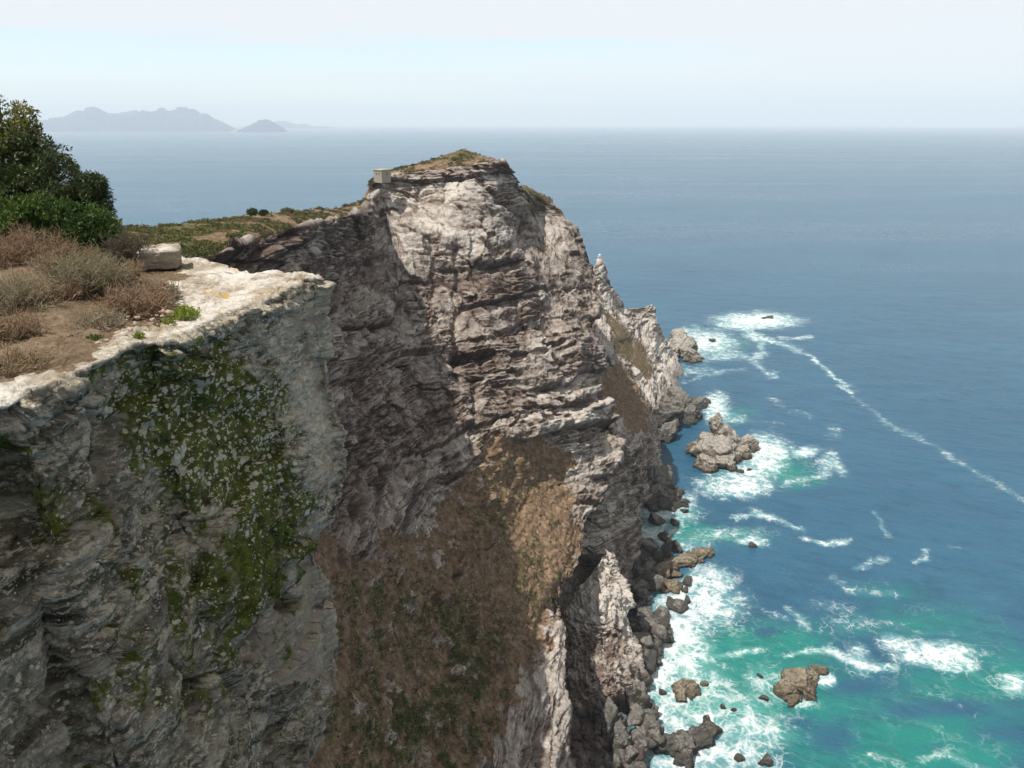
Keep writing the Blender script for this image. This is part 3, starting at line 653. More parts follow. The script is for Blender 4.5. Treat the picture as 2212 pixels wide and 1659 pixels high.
def simple(name, T, B, L, Rr, ctrl, nr, nc, shore, mask=None, wrap=(10, 50, 17), beds=None, **kw):
    G = coons(T, B, L, Rr, int(nr * Q), int(nc * Q))
    f = tps(ctrl, 1.0)
    beds = beds or [(6.0, 10.0, 2.0, (0.05, -0.1), (0.5, 0.86), 41), (2.4, 4.0, 1.1, (0.05, -0.1), (0.5, 0.86), 43), (1.0, 1.8, 0.5, (0.05, -0.1), (0.5, 0.86), 47)]
    return sheet(name, G, f(G[..., 0], G[..., 1]), beds, wrap, shore, mask, **kw)

def zd(px, py, z):                          # forward distance of the point at height z on this line of sight
    return float(at_z(px, py, z)[1])
# --- sea cliff under the nose
def m2(px, py, P, at, A, big, N):
    at['white'][:] = 0.45; at['red'][:] = 0.2
    return A * 0.9, big * 0.9
simple('sea_cliff', [(1150,1000),(1250,930),(1330,945),(1350,962),(1372,1000),(1386,1045)], [(1150,1480),(1240,1400),(1372,1290)], [(1150,1000),(1150,1480)], [(1386,1045),(1393,1085),(1392,1120),(1386,1180),(1380,1230),(1372,1290)],
       [(1150,1000,340),(1250,930,350),(1350,962,350),(1372,1000,354),(1386,1045,357),(1393,1090,360),(1386,1180,zd(1386,1180,14)),(1372,1290,zd(1372,1290,-2)),(1320,1080,338),(1280,1200,325),(1330,1200,332),(1150,1480,272),(1240,1400,285),(1300,1330,297),(1200,1200,320)], 420, 260, 1.0, m2)
# --- pale fin below the slope
def m3(px, py, P, at, A, big, N):
    at['white'][:] = 1.3 * sstep(-py, -1390, -1330) * sstep(px, 1215, 1250) + 0.9 * sstep(px, 1320, 1350); at['red'][:] = 0.25 + 0.6 * sstep(py, 1340, 1390); at['soil'][:] = 0.0  # whiter top paints the sunlit part, redder foot the shade
    return A * 0.35, big * 0.5 + fbm(np.stack([P[..., 0] / 3.2, P[..., 1] / 3.2, P[..., 2] / 13], -1), 5, .6) * 1.7 + fbm(np.stack([P[..., 0] / 7, P[..., 1] / 7, P[..., 2] / 22], -1) + 5, 3, ridge=True) * 1.6
simple('rock_fin', [(1130,1420),(1200,1350),(1245,1285),(1275,1245),(1298,1205),(1309,1186),(1318,1195)], [(1130,1700),(1240,1540),(1330,1500),(1408,1476)], [(1130,1420),(1130,1700)], [(1318,1195),(1328,1222),(1345,1258),(1361,1292),(1354,1335),(1366,1395),(1385,1436),(1408,1476)],
       [(1130,1420,264),(1200,1350,276),(1245,1285,288),(1309,1186,298),(1318,1195,299),(1345,1258,292),(1361,1292,288),(1354,1335,282),(1366,1395,277),(1385,1436,270),(1408,1476,zd(1408,1476,-2)),(1290,1300,280),(1280,1400,266),(1330,1440,258),(1240,1540,240),(1130,1700,212),(1330,1500,zd(1330,1500,12)),(1230,1450,256)], 420, 300, 0.8, m3,
       fs=((6, 14, 2.6), (2.6, 5, 1.5), (1.2, 2.0, .6)), beds=[(5.0, 6.0, 1.6, (0.15, -0.1), (0.5, 0.86), 51), (2.0, 2.6, 1.0, (0.15, -0.1), (0.5, 0.86), 53), (0.9, 1.3, 0.45, (0.15, -0.1), (0.5, 0.86), 57)])
# --- brown spur behind
def m4(px, py, P, at, A, big, N):
    brown = softpoly(px + fbm(P / 12.0, 4, .6) * 16, py + fbm(P / 12.0 + 9, 4, .6) * 22, [(1270,780),(1310,800),(1345,780),(1380,830),(1400,880),(1410,930),(1370,940),(1330,900),(1290,860)], 14)
    at['soil'][:] = 0.85 * brown; at['veg'][:] = 0.45 * brown; at['white'][:] = 0.4 - 0.3 * brown; at['red'][:] = 0.3
    return A * (1 - 0.7 * brown), big * (1 - .3 * brown) + brown * fbm(P / 5.0, 4) * .9
simple('far_spur', [(1180,690),(1270,672),(1285,680),(1305,690),(1326,706)], [(1240,1180),(1340,1120),(1440,1042)], [(1180,690),(1240,1180)], [(1326,706),(1334,752),(1352,780),(1370,803),(1388,828),(1406,868),(1424,912),(1426,956),(1436,1003),(1440,1042)],
       [(1180,690,500),(1270,672,530),(1305,690,540),(1326,706,545),(1334,752,515),(1370,803,510),(1406,868,500),(1426,956,485),(1440,1042,zd(1440,1042,-3)),(1340,850,455),(1300,780,460),(1360,950,420),(1380,1050,420),(1340,1120,395),(1240,1180,370),(1250,900,420)], 420, 260, 1.0, m4)
# --- far ridge that carries the lighthouse
def m5(px, py, P, at, A, big, N):
    g = softpoly(px + fbm(P / 14.0, 4, .6) * 10, py + fbm(P / 14.0 + 9, 4, .6) * 16, [(1270,600),(1292,640),(1330,690),(1385,740),(1410,790),(1400,830),(1360,800),(1270,720)], 10)
    at['veg'][:] = 0.62 * g; at['soil'][:] = 0.7 * g; at['white'][:] = 1.1 * (1 - g); at['red'][:] = 0.1
    return A * (1 - 0.8 * g), big * (1 - 0.5 * g)
simple('far_ridge', [(1180,600),(1260,590),(1276,588),(1284,572),(1290,566),(1299,566),(1305,580)], [(1250,1000),(1380,960),(1450,905),(1478,838)], [(1180,600),(1250,1000)],
       [(1305,580),(1308,598),(1318,612),(1322,628),(1340,644),(1352,662),(1368,678),(1384,690),(1400,694),(1402,668),(1407,661),(1413,668),(1415,695),(1424,712),(1438,735),(1450,752),(1462,770),(1472,800),(1478,838)],
       [(1180,600,640),(1260,590,670),(1290,566,690),(1305,580,694),(1322,628,700),(1352,662,708),(1384,690,716),(1407,661,722),(1415,695,722),(1438,735,728),(1462,770,zd(1462,770,8)),(1478,838,zd(1478,838,-4)),(1300,660,650),(1350,720,650),(1400,780,650),(1430,830,640),(1450,905,zd(1450,905,-4)),(1380,960,540),(1250,1000,500),(1280,760,580)], 420, 300, 1.0, m5, wrap=(10, 40, 10),
       beds=[(7.0, 10.0, 2.6, (0.05, -0.1), (0.5, 0.86), 61), (3.0, 4.5, 1.6, (0.05, -0.1), (0.5, 0.86), 63)])
# --- rubble shore at the foot of the fin
def build_shore():
    G = coons([(1120,1420),(1240,1430),(1340,1440),(1412,1452)], [(1120,1760),(1270,1760),(1440,1760)], [(1120,1420),(1120,1760)], [(1412,1452),(1402,1500),(1392,1560),(1412,1620),(1440,1760)], int(260 * Q), int(220 * Q))
    s = np.linspace(0, 1, G.shape[1])[None, :]
    z = 26 * (1 - s) ** 1.3 - 3.0 + 0 * G[..., 0]
    P = at_z(G[..., 0], G[..., 1], z)
    def mk(px, py, PP, at, A, big, N):
        at['red'][:] = 0.9; at['soil'][:] = 0.3 * sstep(-px, -1300, -1260)
        return A * 0.8, big * 0.5
    sheet('shore', G, P[..., 1], [(2.6, 3.0, 1.6, (0.4, -0.2), (0.7, 0.7), 71), (1.0, 1.4, 0.9, (0.4, -0.2), (0.7, 0.7), 73)], None, 1.0, mk)
build_shore()

# ------------------------------------------------------------------ the hill off to the left that carries the viewpoint
def build_hill():
    spine = np.array([(-100,150,209),(-92,120,214),(-84,90,220),(-74,62,226),(-62,36,230),(-52,10,233),(-48,-20,238),(-50,-60,243)], float)
    c = np.stack([np.interp(np.linspace(0, 1, 160), np.linspace(0, 1, len(spine)), spine[:, k]) for k in range(3)], -1)
    c = np.stack([smooth1(c[:, k].copy(), 30) for k in range(3)], -1)
    u = np.linspace(-1, 1, 121)
    tg = np.gradient(c[:, :2], axis=0); tg /= np.linalg.norm(tg, axis=1, keepdims=True); nb = np.stack([tg[:, 1], -tg[:, 0]], -1)   # west
    off = np.where(u > 0, u * 330, u * 34)
    fall = np.where(u > 0, -250 * np.clip(u, 0, 1) ** 1.15, -70 * np.abs(u) ** 1.6)
    P = np.concatenate([c[:, None, :2] + nb[:, None] * off[None, :, None], (c[:, 2:] + fall[None])[..., None]], -1)
    N = gnormal(P); N *= np.sign(N[..., 2:])
    P = P + N * (fbm(P / 14.0, 5) * 2.0 * (0.4 + np.abs(u))[None])[..., None]
    P[..., 2] = np.maximum(P[..., 2], -9)
    z = np.zeros(P.shape[:2])
    at = {k: z for k in ('bed', 'crack', 'white', 'red', 'shore')}; at['soil'] = z + .9; at['veg'] = z + .55
    tag(link('hill', mesh('hill', P, gridfaces(*P.shape[:2]), at), M_CLIFF), kind='structure')
build_hill()

# ------------------------------------------------------------------ foreground outcrop
ZT = 226.2
FR = [(-320,985),(-220,945),(-100,905),(0,872),(60,852),(110,832),(165,806),(225,782),(300,745),(345,742),(400,720),(450,690),(510,668),(560,655),(620,630),(660,606),(690,600)]
BK = [(-320,455),(-220,470),(-100,478),(0,488),(60,495),(110,500),(165,505),(225,512),(300,528),(345,545),(390,560),(430,568),(480,581),(545,590),(600,584),(655,594),(690,600)]
def build_outcrop():
    nu, nbk = int(640 * Q), int(240 * Q)
    F = curve(FR, nu); B = curve(BK, nu)
    def topz(px): return 226.15 + 0.10 * np.sin(px / 90.0) + 0.25 * sstep(-px, -380, 200)
    Fw = at_z(F[:, 0], F[:, 1], 0); Bw = Fw.copy()
    for i in range(nu):
        Fw[i] = at_z(F[i, 0], F[i, 1], topz(F[i, 0]) - 0.05); Bw[i] = at_z(B[i, 0], B[i, 1], topz(B[i, 0]) + 0.06 - 0.11 * float(sstep(np.float64(i / (nu - 1.0)), 0.6, 1.0)))
    for k in range(2): Fw[:, k] = smooth1(Fw[:, k].copy(), 3); Bw[:, k] = smooth1(Bw[:, k].copy(), 12)
    Mw = (Fw + Bw) / 2
    ib = np.unique(((nu - 1) * (1 - np.linspace(0, 1, nbk) ** 1.9)).astype(int))[::-1][1:]
    rim = np.concatenate([Fw, Bw[ib]]); med = np.concatenate([Mw, Mw[ib]])
    ntop = int(170 * Q); nf = int(820 * Q)
    t = np.linspace(0, 1, ntop)[:, None, None] ** 0.9
    top = med[None] * (1 - t) + rim[None] * t
    u = np.concatenate([np.linspace(0, 1, nu), ib / (nu - 1.0)])
    front = np.concatenate([np.ones(nu), np.zeros(len(ib))])
    # outward direction in plan
    tg = np.gradient(np.stack([smooth1(rim[:, k].copy(), 40) for k in (0, 1)], -1), axis=0); tg /= np.maximum(np.linalg.norm(tg, axis=1, keepdims=True), 1e-9)
    outd = np.stack([tg[:, 1], -tg[:, 0]], -1); outd = np.stack([smooth1(outd[:, k].copy(), 25) for k in (0, 1)], -1)
    dz = np.linspace(0, 1, nf + 1)[1:] ** 1.0 * 24.0
    # profile of the tip read down the right-hand outline: (depth below the rim, metres outward)
    prof = np.array([(0,0),(.25,.03),(1.6,.05),(4.4,.42),(5.6,.42),(6.7,0.1),(7.5,-.62),(8.0,-.78),(9.2,-.50),(12.2,-.55),(14.0,-1.0),(16.5,-1.9),(19,-2.3),(24,-2.8)], float)
    o = np.interp(dz, prof[:, 0], prof[:, 1])
    prof2 = np.array([(0,0),(.10,.01),(.35,-.10),(.9,-.14),(2.5,.05),(5,.38),(8,.7),(12,.9),(24,1.2)], float)     # nearer the camera the face bellies out
    o2 = np.interp(dz, prof2[:, 0], prof2[:, 1])
    w = sstep(u, 0.45, 0.9)[None, :]
    off = o[:, None] * w + o2[:, None] * (1 - w)
    sh = (o[:, None] * w)[..., None] * np.array([0.97, 0.24])      # the prow leans back under itself
    off = o2[:, None] * (1 - w)
    off = off + 0.45 * np.exp(-((u[None] - 0.56) / 0.10) ** 2) * sstep(dz[:, None], 5, 9) - 0.5 * np.exp(-((u[None] - 0.30) / 0.035) ** 2) * sstep(dz[:, None], 0.3, 1.6) * sstep(-dz[:, None], -9, -6)
    face = np.zeros((nf, len(rim), 3))
    face[..., :2] = rim[None, :, :2] + outd[None] * off[..., None] + sh; face[..., 2] = rim[None, :, 2] - dz[:, None]
    P = np.concatenate([top, face], 0)
    px, py, _ = proj(P)
    isf = np.concatenate([np.zeros(ntop), np.ones(nf)])[:, None] * np.ones(P.shape[1])
    for _k in range(6): isf[1:-1] = .25 * isf[:-2] + .5 * isf[1:-1] + .25 * isf[2:]
    N = gnormal(P)
    frontm = front[None, :] * np.ones(P.shape[:2])
    # region masks, with ragged borders
    wq = fbm(P / 1.1 + 50, 4, .6); wr = fbm(P / 1.1 + 80, 4, .6); px0, py0 = px, py; px = px + wq * 46; py = py + wr * 40
    moss = np.exp(-ell(px, py, 400, 860, 190, 120, .35)) * 0.85 + .85 * np.exp(-ell(px, py, 500, 970, 95, 160, -.1)) + .55 * np.exp(-ell(px, py, 570, 1190, 70, 150, .5)) + .38 * np.exp(-ell(px, py, 120, 1060, 200, 120)) + .35 * np.exp(-ell(px, py, 330, 1480, 330, 150, -.5)) + .3 * np.exp(-ell(px, py, 380, 1240, 150, 90))
    moss = (moss * 1.12 + 0.13) * frontm * isf
    grey = np.maximum(softpoly(px, py, [(700,1120),(800,1200),(820,1420),(760,1500),(600,1470),(515,1400),(500,1360),(575,1290),(590,1240),(660,1150)], 10),
                      0.7 * softpoly(px, py, [(560,660),(720,590),(820,980),(760,1090),(640,1040),(640,800),(560,760)], 60)) * isf
    lich = 0.42 + 0.75 * np.exp(-ell(px, py, 460, 920, 230, 220)) + 0.35 * np.exp(-ell(px, py, 690, 900, 70, 200)) + 0.2 * fbm(P / 1.2, 3) - 0.4 * np.exp(-ell(px, py, 280, 1000, 60, 160)) - .2 * softpoly(px, py, [(575,1290),(590,1240),(660,1150),(720,1150),(735,1420),(690,1500),(515,1400)], 12)
    soil = softpoly(px, py, [(-400,440),(250,500),(330,560),(385,600),(380,650),(430,668),(400,690),(290,715),(265,745),(170,778),(130,803),(60,826),(-20,846),(-400,975)], 26) * (1 - isf)
    topm = (1 - isf) - .25 * isf
    px, py = px0, py0
    # relief
    beds = [(0.85, 1.5, 0.26, (0.25, -0.20), (0.25, 0.97), 81), (0.30, 0.7, 0.15, (0.25, -0.20), (0.25, 0.97), 83), (0.11, 0.32, 0.062, (0.25, -0.20), (0.25, 0.97), 87)]
    D, Bt, C = rockface(P, beds)
    sz = P[..., 2] + 0.25 * P[..., 0] - 0.20 * P[..., 1]; ua = along(P)
    D = D * (0.35 + 0.8 * sstep(fbm(P / 1.8 + 60, 3), -.2, .4))
    for k, (su, sv, a_) in enumerate(((3.4, 2.1, .55), (1.3, .75, .20), (.5, .28, .075))):
        fv_, fc_ = facets(ua + fbm(P / su + 33, 3) * su * .5, sz + 0.15 * ua + perlin(P / su + 5) * sv * .25, su, sv, 111 + k * 7)
        D = D + a_ * (fv_ - 0.12 * fc_)
    D = D * isf * (1 - 0.2 * grey) + D * (1 - isf) * 0.11
    D = D + fbm(P / 2.4, 4) * 0.16 * (0.25 + 0.75 * isf) + fbm(P / 0.5 + 7, 4, .55) * 0.045 + fbm(P / .16 + 2, 3, .6) * 0.012
    D = D + (1 - soil) * (1 - isf) * fbm(P / .55, 3, ridge=True) * 0.045
    rimz = np.exp(-np.abs(P[..., 2] - 226.1) / .16) * isf * frontm
    fv_, fc_ = facets(ua + 3.3, sz * 2, .42, .30, 301); D = D + rimz * .16 * fv_ + rimz * fbm(P / .3 + 61, 3) * .07
    edge = np.exp(-((px - 655) / 45.0) ** 2 - ((py - 612) / 26.0) ** 2); D = D + edge * (fbm(P / .28 + 31, 3) * 0.10)
    for cx, cy, rx, ry, dp in ((610,1300,34,22,.9),(480,1480,60,26,.55),(520,1395,26,40,.4),(395,762,55,8,.28),(255,980,26,120,.35),(420,1130,40,22,.25)):
        e = ell(px + fbm(P / .5, 3) * 14, py + fbm(P / .5 + 5, 3) * 14, cx, cy, rx, ry, .3)
        D = D - dp * sstep(1.5 - e, 0.1, 1.0) * frontm
    for x0, y0, x1, y1, wd, dp in ((150,1480,250,1660,5,.25),(130,1390,300,1420,6,.2),(600,880,610,1080,5,.14),(250,900,300,1180,9,.3),(170,810,300,1010,8,.2)):
        t_ = np.clip(((px - x0) * (x1 - x0) + (py - y0) * (y1 - y0)) / ((x1 - x0) ** 2 + (y1 - y0) ** 2), 0, 1)
        dd = np.hypot(px - x0 - t_ * (x1 - x0), py - y0 - t_ * (y1 - y0)) + fbm(P / .4 + 3, 3) * 9
        D = D - dp * np.exp(-(dd / wd) ** 2) * frontm * isf
    me = mesh('rock_outcrop', P + N * D[..., None], gridfaces(*P.shape[:2]), {'moss': np.clip(moss, 0, 1.15), 'grey': grey, 'lichen': np.clip(lich, 0, 1), 'soil': soil, 'top': topm})
    tag(link('rock_outcrop', me, M_OUT), kind='structure')
build_outcrop()
def ground(px, py): return at_z(px, py, 226.15)

# ------------------------------------------------------------------ loose rocks
def _ico(n):
    bm = bmesh.new(); bmesh.ops.create_icosphere(bm, subdivisions=n, radius=1.0)
    V = np.array([v.co[:] for v in bm.verts]); Fc = np.array([[v.index for v in f.verts] for f in bm.faces]); bm.free(); return V, Fc
ICO = {n: _ico(n) for n in (3, 4, 5, 6)}
def lump(seed, size, rot=0.0, sub=4, planes=20, rough=0.19, sharp=26, tilt=0.0):
    """an angular boulder: a sphere cut by random joint planes, then weathered"""
    V, Fc = ICO[sub]; rs = np.random.RandomState(seed)
    nrm = rs.normal(size=(planes, 3)); nrm /= np.linalg.norm(nrm, axis=1)[:, None]; h = rs.uniform(0.55, 1.0, planes)
    d = np.maximum(V @ nrm.T, 0.02) / h; r = 1.0 / (np.sum(d ** sharp, 1) ** (1.0 / sharp))
    r = np.clip(r, 0.4, 1.35)
    X = V * r[:, None]
    q = X * 1.3 + seed * 3.7
    X = X * (1 + rough * (fbm(q, 4, .55) + 0.6 * fbm(q * 2.1, 3, ridge=True) - 0.3))[:, None]
    X = X * np.asarray(size)
    ct, st = math.cos(tilt), math.sin(tilt); X = X @ np.array([[ct, 0, -st], [0, 1, 0], [st, 0, ct]])
    c, s_ = math.cos(rot), math.sin(rot); X = X @ np.array([[c, s_, 0], [-s_, c, 0], [0, 0, 1]])
    return X, Fc
def mpp(p): return float(np.linalg.norm(np.asarray(p) - np.array([0, 0, H])) / FP)   # metres per survey pixel at a point
def rock(name, lumps, mat, label, cat='rock', group=None, z0=0.0, sub=5):
    """lumps: (px, py, half width px, half depth m factor, half height factor, rot, seed[, tilt]) joined as one rock"""
    Vs, Fs, off = [], [], 0; c0 = None
    more = []
    for L in lumps:                         # smaller blocks broken from and leaning on the main ones
        rs = np.random.RandomState(L[6] + 900)
        for k in range(3 if L[2] > 11 else 0):
            a = rs.uniform(0, 6.28); more.append((L[0] + L[2] * .75 * math.cos(a), L[1] + L[2] * .5 * math.sin(a), L[2] * rs.uniform(.3, .55), L[3], L[4] * rs.uniform(.8, 1.5), rs.uniform(0, 3), L[6] + 300 + k, rs.uniform(-.3, .3), L[8] if len(L) > 8 else .25))
    for L in list(lumps) + more:
        px, py, w, kd, kh, rot, seed = L[:7]
        p = at_z(px, py, z0); m = mpp(p) * w
        X, Fc = lump(seed, (m, m * kd, m * kh), rot, sub, tilt=L[7] if len(L) > 7 else 0.0)
        # seat it so that its middle projects on the wanted pixel and its foot is under the water
        lift = L[8] if len(L) > 8 else 0.25
        q = p + np.array([0, 0, m * kh * lift])
        if c0 is None: c0 = np.array([p[0], p[1], 0])
        Vs.append(X + q - c0); Fs.append(Fc + off); off += len(X)
    o = link(name, mesh(name, np.concatenate(Vs), np.concatenate(Fs)), mat, None, False); o.location = c0
    return tag(o, label, cat, group)
rock('sea_stack', [(1545,985,44,.9,.95,.3,1),(1525,965,30,.8,1.05,1,2),(1575,965,36,.9,.9,2,3),(1520,1005,30,.9,.7,.5,4),(1560,1005,34,.8,.7,1.4,5),(1548,935,15,1,1.5,0,6,0,.9),(1612,968,24,.8,1.0,.2,7),(1595,985,24,.9,.8,.7,8),(1500,975,17,.9,1.2,.2,9)], M_GUANO, 'broad white-stained rock island standing in the surf off the cliff foot', sub=5)
rock('sea_rock', [(1470,755,32,1,.95,.3,21),(1492,772,24,.9,.7,1,22),(1466,742,24,.9,1.0,2,23,0,.6),(1505,775,14,1,.6,0,24),(1450,770,26,1,.8,.4,25)], M_GUANO, 'pale-topped rock at the far end of the point beside the white water')
rock('sea_rock', [(1452,890,34,1,1.3,.9,37,0,.5),(1440,920,30,1,1.4,.9,38,0,.5),(1470,893,30,1,.9,.3,31),(1500,880,24,.9,.7,1,32),(1450,915,30,.8,1.0,2,33),(1490,905,22,.9,.8,0,34),(1440,950,26,.8,1.2,.6,35),(1462,865,20,1,.9,.7,36),(1520,868,13,1,.7,0,37)], M_DARK, 'dark cluster of rock running out from the cliff behind the white-stained island')
rock('sea_rock', [(1398,1062,30,.9,1.5,.9,45,0,.5),(1425,1068,30,.9,1.1,.9,46,0,.5),(1420,1085,38,.9,.85,.3,41),(1450,1085,32,.9,.75,1,42),(1400,1075,26,.8,1.3,2,43),(1470,1090,18,.9,.6,0,44)], M_DARK, 'broad black rock hugging the cliff foot with foam along its right side')
rock('rock_ledge', [(1420,1245,28,1,.8,.3,51),(1445,1230,30,.8,.55,.4,52),(1480,1215,30,.7,.5,.4,53),(1512,1200,26,.7,.45,.3,54),(1528,1196,16,.8,.5,.1,55),(1450,1270,24,1,.45,.7,56)], M_TAN, 'tan ledge of rock jutting from the shore into the water')
rock('rock_spike', [(1436,1212,14,.6,2.4,.2,61,.15),(1420,1222,13,.7,2.0,.4,62,.1),(1402,1235,16,.8,1.7,.4,63)], M_DARK, 'jagged grey spikes at the landward end of the tan ledge')
rock('sea_rock', [(1472,1492,20,.9,.7,.3,71),(1492,1500,18,.9,.7,1.2,72),(1470,1508,15,.8,.6,2,73),(1490,1482,14,.8,.7,1,74)], M_TAN, 'tan rock of four rounded lobes in the foam')
rock('sea_rock', [(1522,1480,10,.9,.9,.3,75)], M_TAN, 'small round tan rock just right of the four-lobed rock')
rock('sea_rock', [(1700,1500,26,.9,.9,.9,81),(1728,1488,30,1,.85,.3,82),(1745,1472,22,.8,.9,.4,83),(1762,1452,15,.8,.8,.2,84),(1712,1515,20,.8,.6,.9,85),(1745,1498,18,.8,.6,.9,86)], M_TAN, 'large tan rock standing alone in turquoise water')
rock('sea_rock', [(1440,1612,30,.8,.8,.3,91),(1475,1618,30,.9,.8,1,92),(1505,1600,32,.8,.8,.6,93),(1530,1582,24,.8,.9,.2,94),(1480,1640,26,.8,.6,2,95)], M_DARK, 'long dark rock with rounded humps lying in the foam, lowest large rock')
rock('sea_rock', [(1655,1648,14,.9,1.0,.3,96)], M_DARK, 'small black rock alone in foam at the bottom edge')
rock('sea_rock', [(1662,687,8,.8,.5,.2,97),(1650,688,6,.8,.4,1,98)], M_DARK, 'low black reef awash in the far patch of white water')
rock('sea_rock', [(1538,738,8,1,.9,.2,99)], M_DARK, 'small black rock in the surf off the far pale-topped rock')
rock('sea_rock', [(1598,1020,10,.8,.5,.4,101),(1618,1016,7,.8,.5,.4,102)], M_DARK, 'low dark rock in foam at the foot of the white-stained island')
rock('rock_slab', [(1378,1520,24,.8,2.0,.3,111,.1),(1392,1535,18,.8,1.6,.5,112,.1)], M_DARK, 'tall grey slab leaning upright at the edge of the surf', z0=3)
rock('rock_slab', [(1318,1590,30,.8,2.2,.3,113,.12),(1340,1605,20,.9,1.6,.9,114,.1),(1300,1560,20,.9,1.8,.2,115)], M_DARK, 'tall grey slab leaning upright among rubble below the fin', z0=6)
rock('rock_slab', [(1290,1455,28,.8,2.0,.3,116),(1318,1440,18,.8,2.0,.3,117)], M_DARK, 'grey rounded slab in the shaded recess left of the pale fin foot', z0=8)
# the boulder jumble along the foot of the cliffs
def jumble():
    rs = np.random.RandomState(5)
    line = curve([(1400,1190),(1390,1240),(1380,1290),(1384,1330),(1402,1370),(1405,1410),(1395,1450)], 100)
    line2 = curve([(1370,1540),(1400,1565),(1395,1600),(1370,1640),(1330,1650),(1290,1645)], 100)
    lib = {}
    for mi, mt in enumerate((M_DARK, M_RED)):
        for k in range(7):
            X, Fc = lump(200 + k + mi * 20, (1, .85, .75), 0, 4, planes=10, rough=.09)
            me = mesh('boulder', X, Fc); me.materials.append(mt); lib[mi, k] = me
    def put(px, py, w, z, red, label, group, name='boulder'):
        p = at_z(px, py, z); m = mpp(p) * w
        o = bpy.data.objects.new(name, lib[int(red), rs.randint(7)]); COL.objects.link(o)
        o.location = p + np.array([0, 0, m * .3]); o.rotation_euler = (rs.uniform(-.4, .4), rs.uniform(-.4, .4), rs.uniform(0, 6.3))
        o.scale = (m * rs.uniform(.85, 1.25), m * rs.uniform(.85, 1.25), m * rs.uniform(.7, 1.1)); tag(o, label, 'boulder', group)
    for i in range(70):
        c = line[rs.randint(100)]; w = rs.uniform(7, 17) if rs.rand() < .7 else rs.uniform(17, 28)
        put(c[0] + rs.normal(0, 15) - 4, c[1] + rs.normal(0, 8), w, max(0, 2 + rs.normal(0, 1)), False, 'dark wet boulder in the jumble between the pale fin and the surf', 'boulders along the fin foot')
    for i in range(56):
        c = line2[rs.randint(100)]; w = rs.uniform(6, 16) if rs.rand() < .75 else rs.uniform(16, 28)
        red = rs.rand() < .22
        put(c[0] + rs.normal(0, 16), c[1] + rs.normal(0, 12), w, max(0, 3 + rs.normal(0, 1.5)), red, ('red-brown' if red else 'grey') + ' boulder in the heap at the bottom of the shore', ('red-brown' if red else 'grey') + ' boulders at the bottom of the shore')
    for i in range(44):
        px, py = rs.uniform(1232, 1300), rs.uniform(1500, 1655)
        put(px, py, rs.uniform(4, 11), 10, True, 'red-brown broken block in the scree below the slope', 'red-brown scree blocks', 'scree_block')
    for i, (px, py, w) in enumerate([(1418,1127,17),(1458,1132,11),(1435,1163,12),(1460,1187,13),(1408,1180,14),(1398,1200,16),(1478,1105,8),(1455,1065,11),(1484,1258,12),(1480,1276,8)]):
        put(px, py, w, 0.4, False, 'black wet boulder in the foam near the tan ledge', 'boulders in the foam by the ledge')
    for px, py, w in [(1462,1316,17),(1485,1300,9),(1432,1332,18),(1440,1365,12),(1438,1382,12),(1450,1300,9)]:
        put(px, py, w, 0.4, False, 'dark boulder awash in the foam right of the fin', 'boulders awash right of the fin')
    for px, py, w in [(1430,1497,7),(1560,1528,5),(1585,1535,5),(1650,1508,8),(1640,1460,5),(1625,1180,7),(1600,1640,8)]:
        put(px, py, w, 0.2, False, 'tiny dark rock tip just breaking the water surface away from the shore', 'rock tips off the shore', 'rock_tip')
jumble()
p = at_z(343, 556, 226.45)
V0, Fc = ICO[5]; X = V0 / (np.sum(np.abs(V0) ** 9, 1) ** (1 / 9.0))[:, None] * np.array([.55, .46, .31])
c_, s_ = math.cos(.35), math.sin(.35); X = X @ np.array([[c_, s_, 0], [-s_, c_, 0], [.12, 0, 1]])
X = X + V0 * (fbm(X * 2.2 + 4, 4) * .07 + fbm(X * np.array([1.5, 1.5, 9]) + 8, 2) * .025)[:, None]
r_ = link('rock_block', mesh('rock_block', X, Fc, {'moss': 0.2 + 0 * X[:, 0], 'grey': .75 + 0 * X[:, 0], 'lichen': .1 + 0 * X[:, 0], 'soil': 0 * X[:, 0], 'top': sstep(X[:, 2], .12, .3) * .9 + .1}), M_OUT); r_.location = p
tag(r_, 'square pale rock block resting on the slab beside the bushes', 'rock')

# ------------------------------------------------------------------ plants
def leafquads(C, size, rs, up=0.3, aspect=2.2, out=None):
    """one bent leaf per centre: 2 quads"""
    n = len(C)
    d = rs.normal(size=(n, 3)) + np.array([0, 0, up])
    if out is not None: d = d + out
    d /= np.linalg.norm(d, axis=1, keepdims=True)
    s = np.cross(d, rs.normal(size=(n, 3))); s /= np.linalg.norm(s, axis=1, keepdims=True); nn = np.cross(d, s)
    L = size * rs.uniform(.7, 1.3, (n, 1)); Wd = L / aspect
    a = C - s * Wd * .15; b = C + s * Wd * .15; m1 = C + d * L * .55 - s * Wd * .5 + nn * L * .08; m2 = C + d * L * .55 + s * Wd * .5 + nn * L * .08
    e1 = C + d * L - s * Wd * .1; e2 = C + d * L + s * Wd * .1
    V = np.stack([a, b, m2, m1, e2, e1], 1).reshape(-1, 3); i = np.arange(n)[:, None] * 6
    return V, np.concatenate([i + [0, 1, 2, 3], i + [3, 2, 4, 5]])
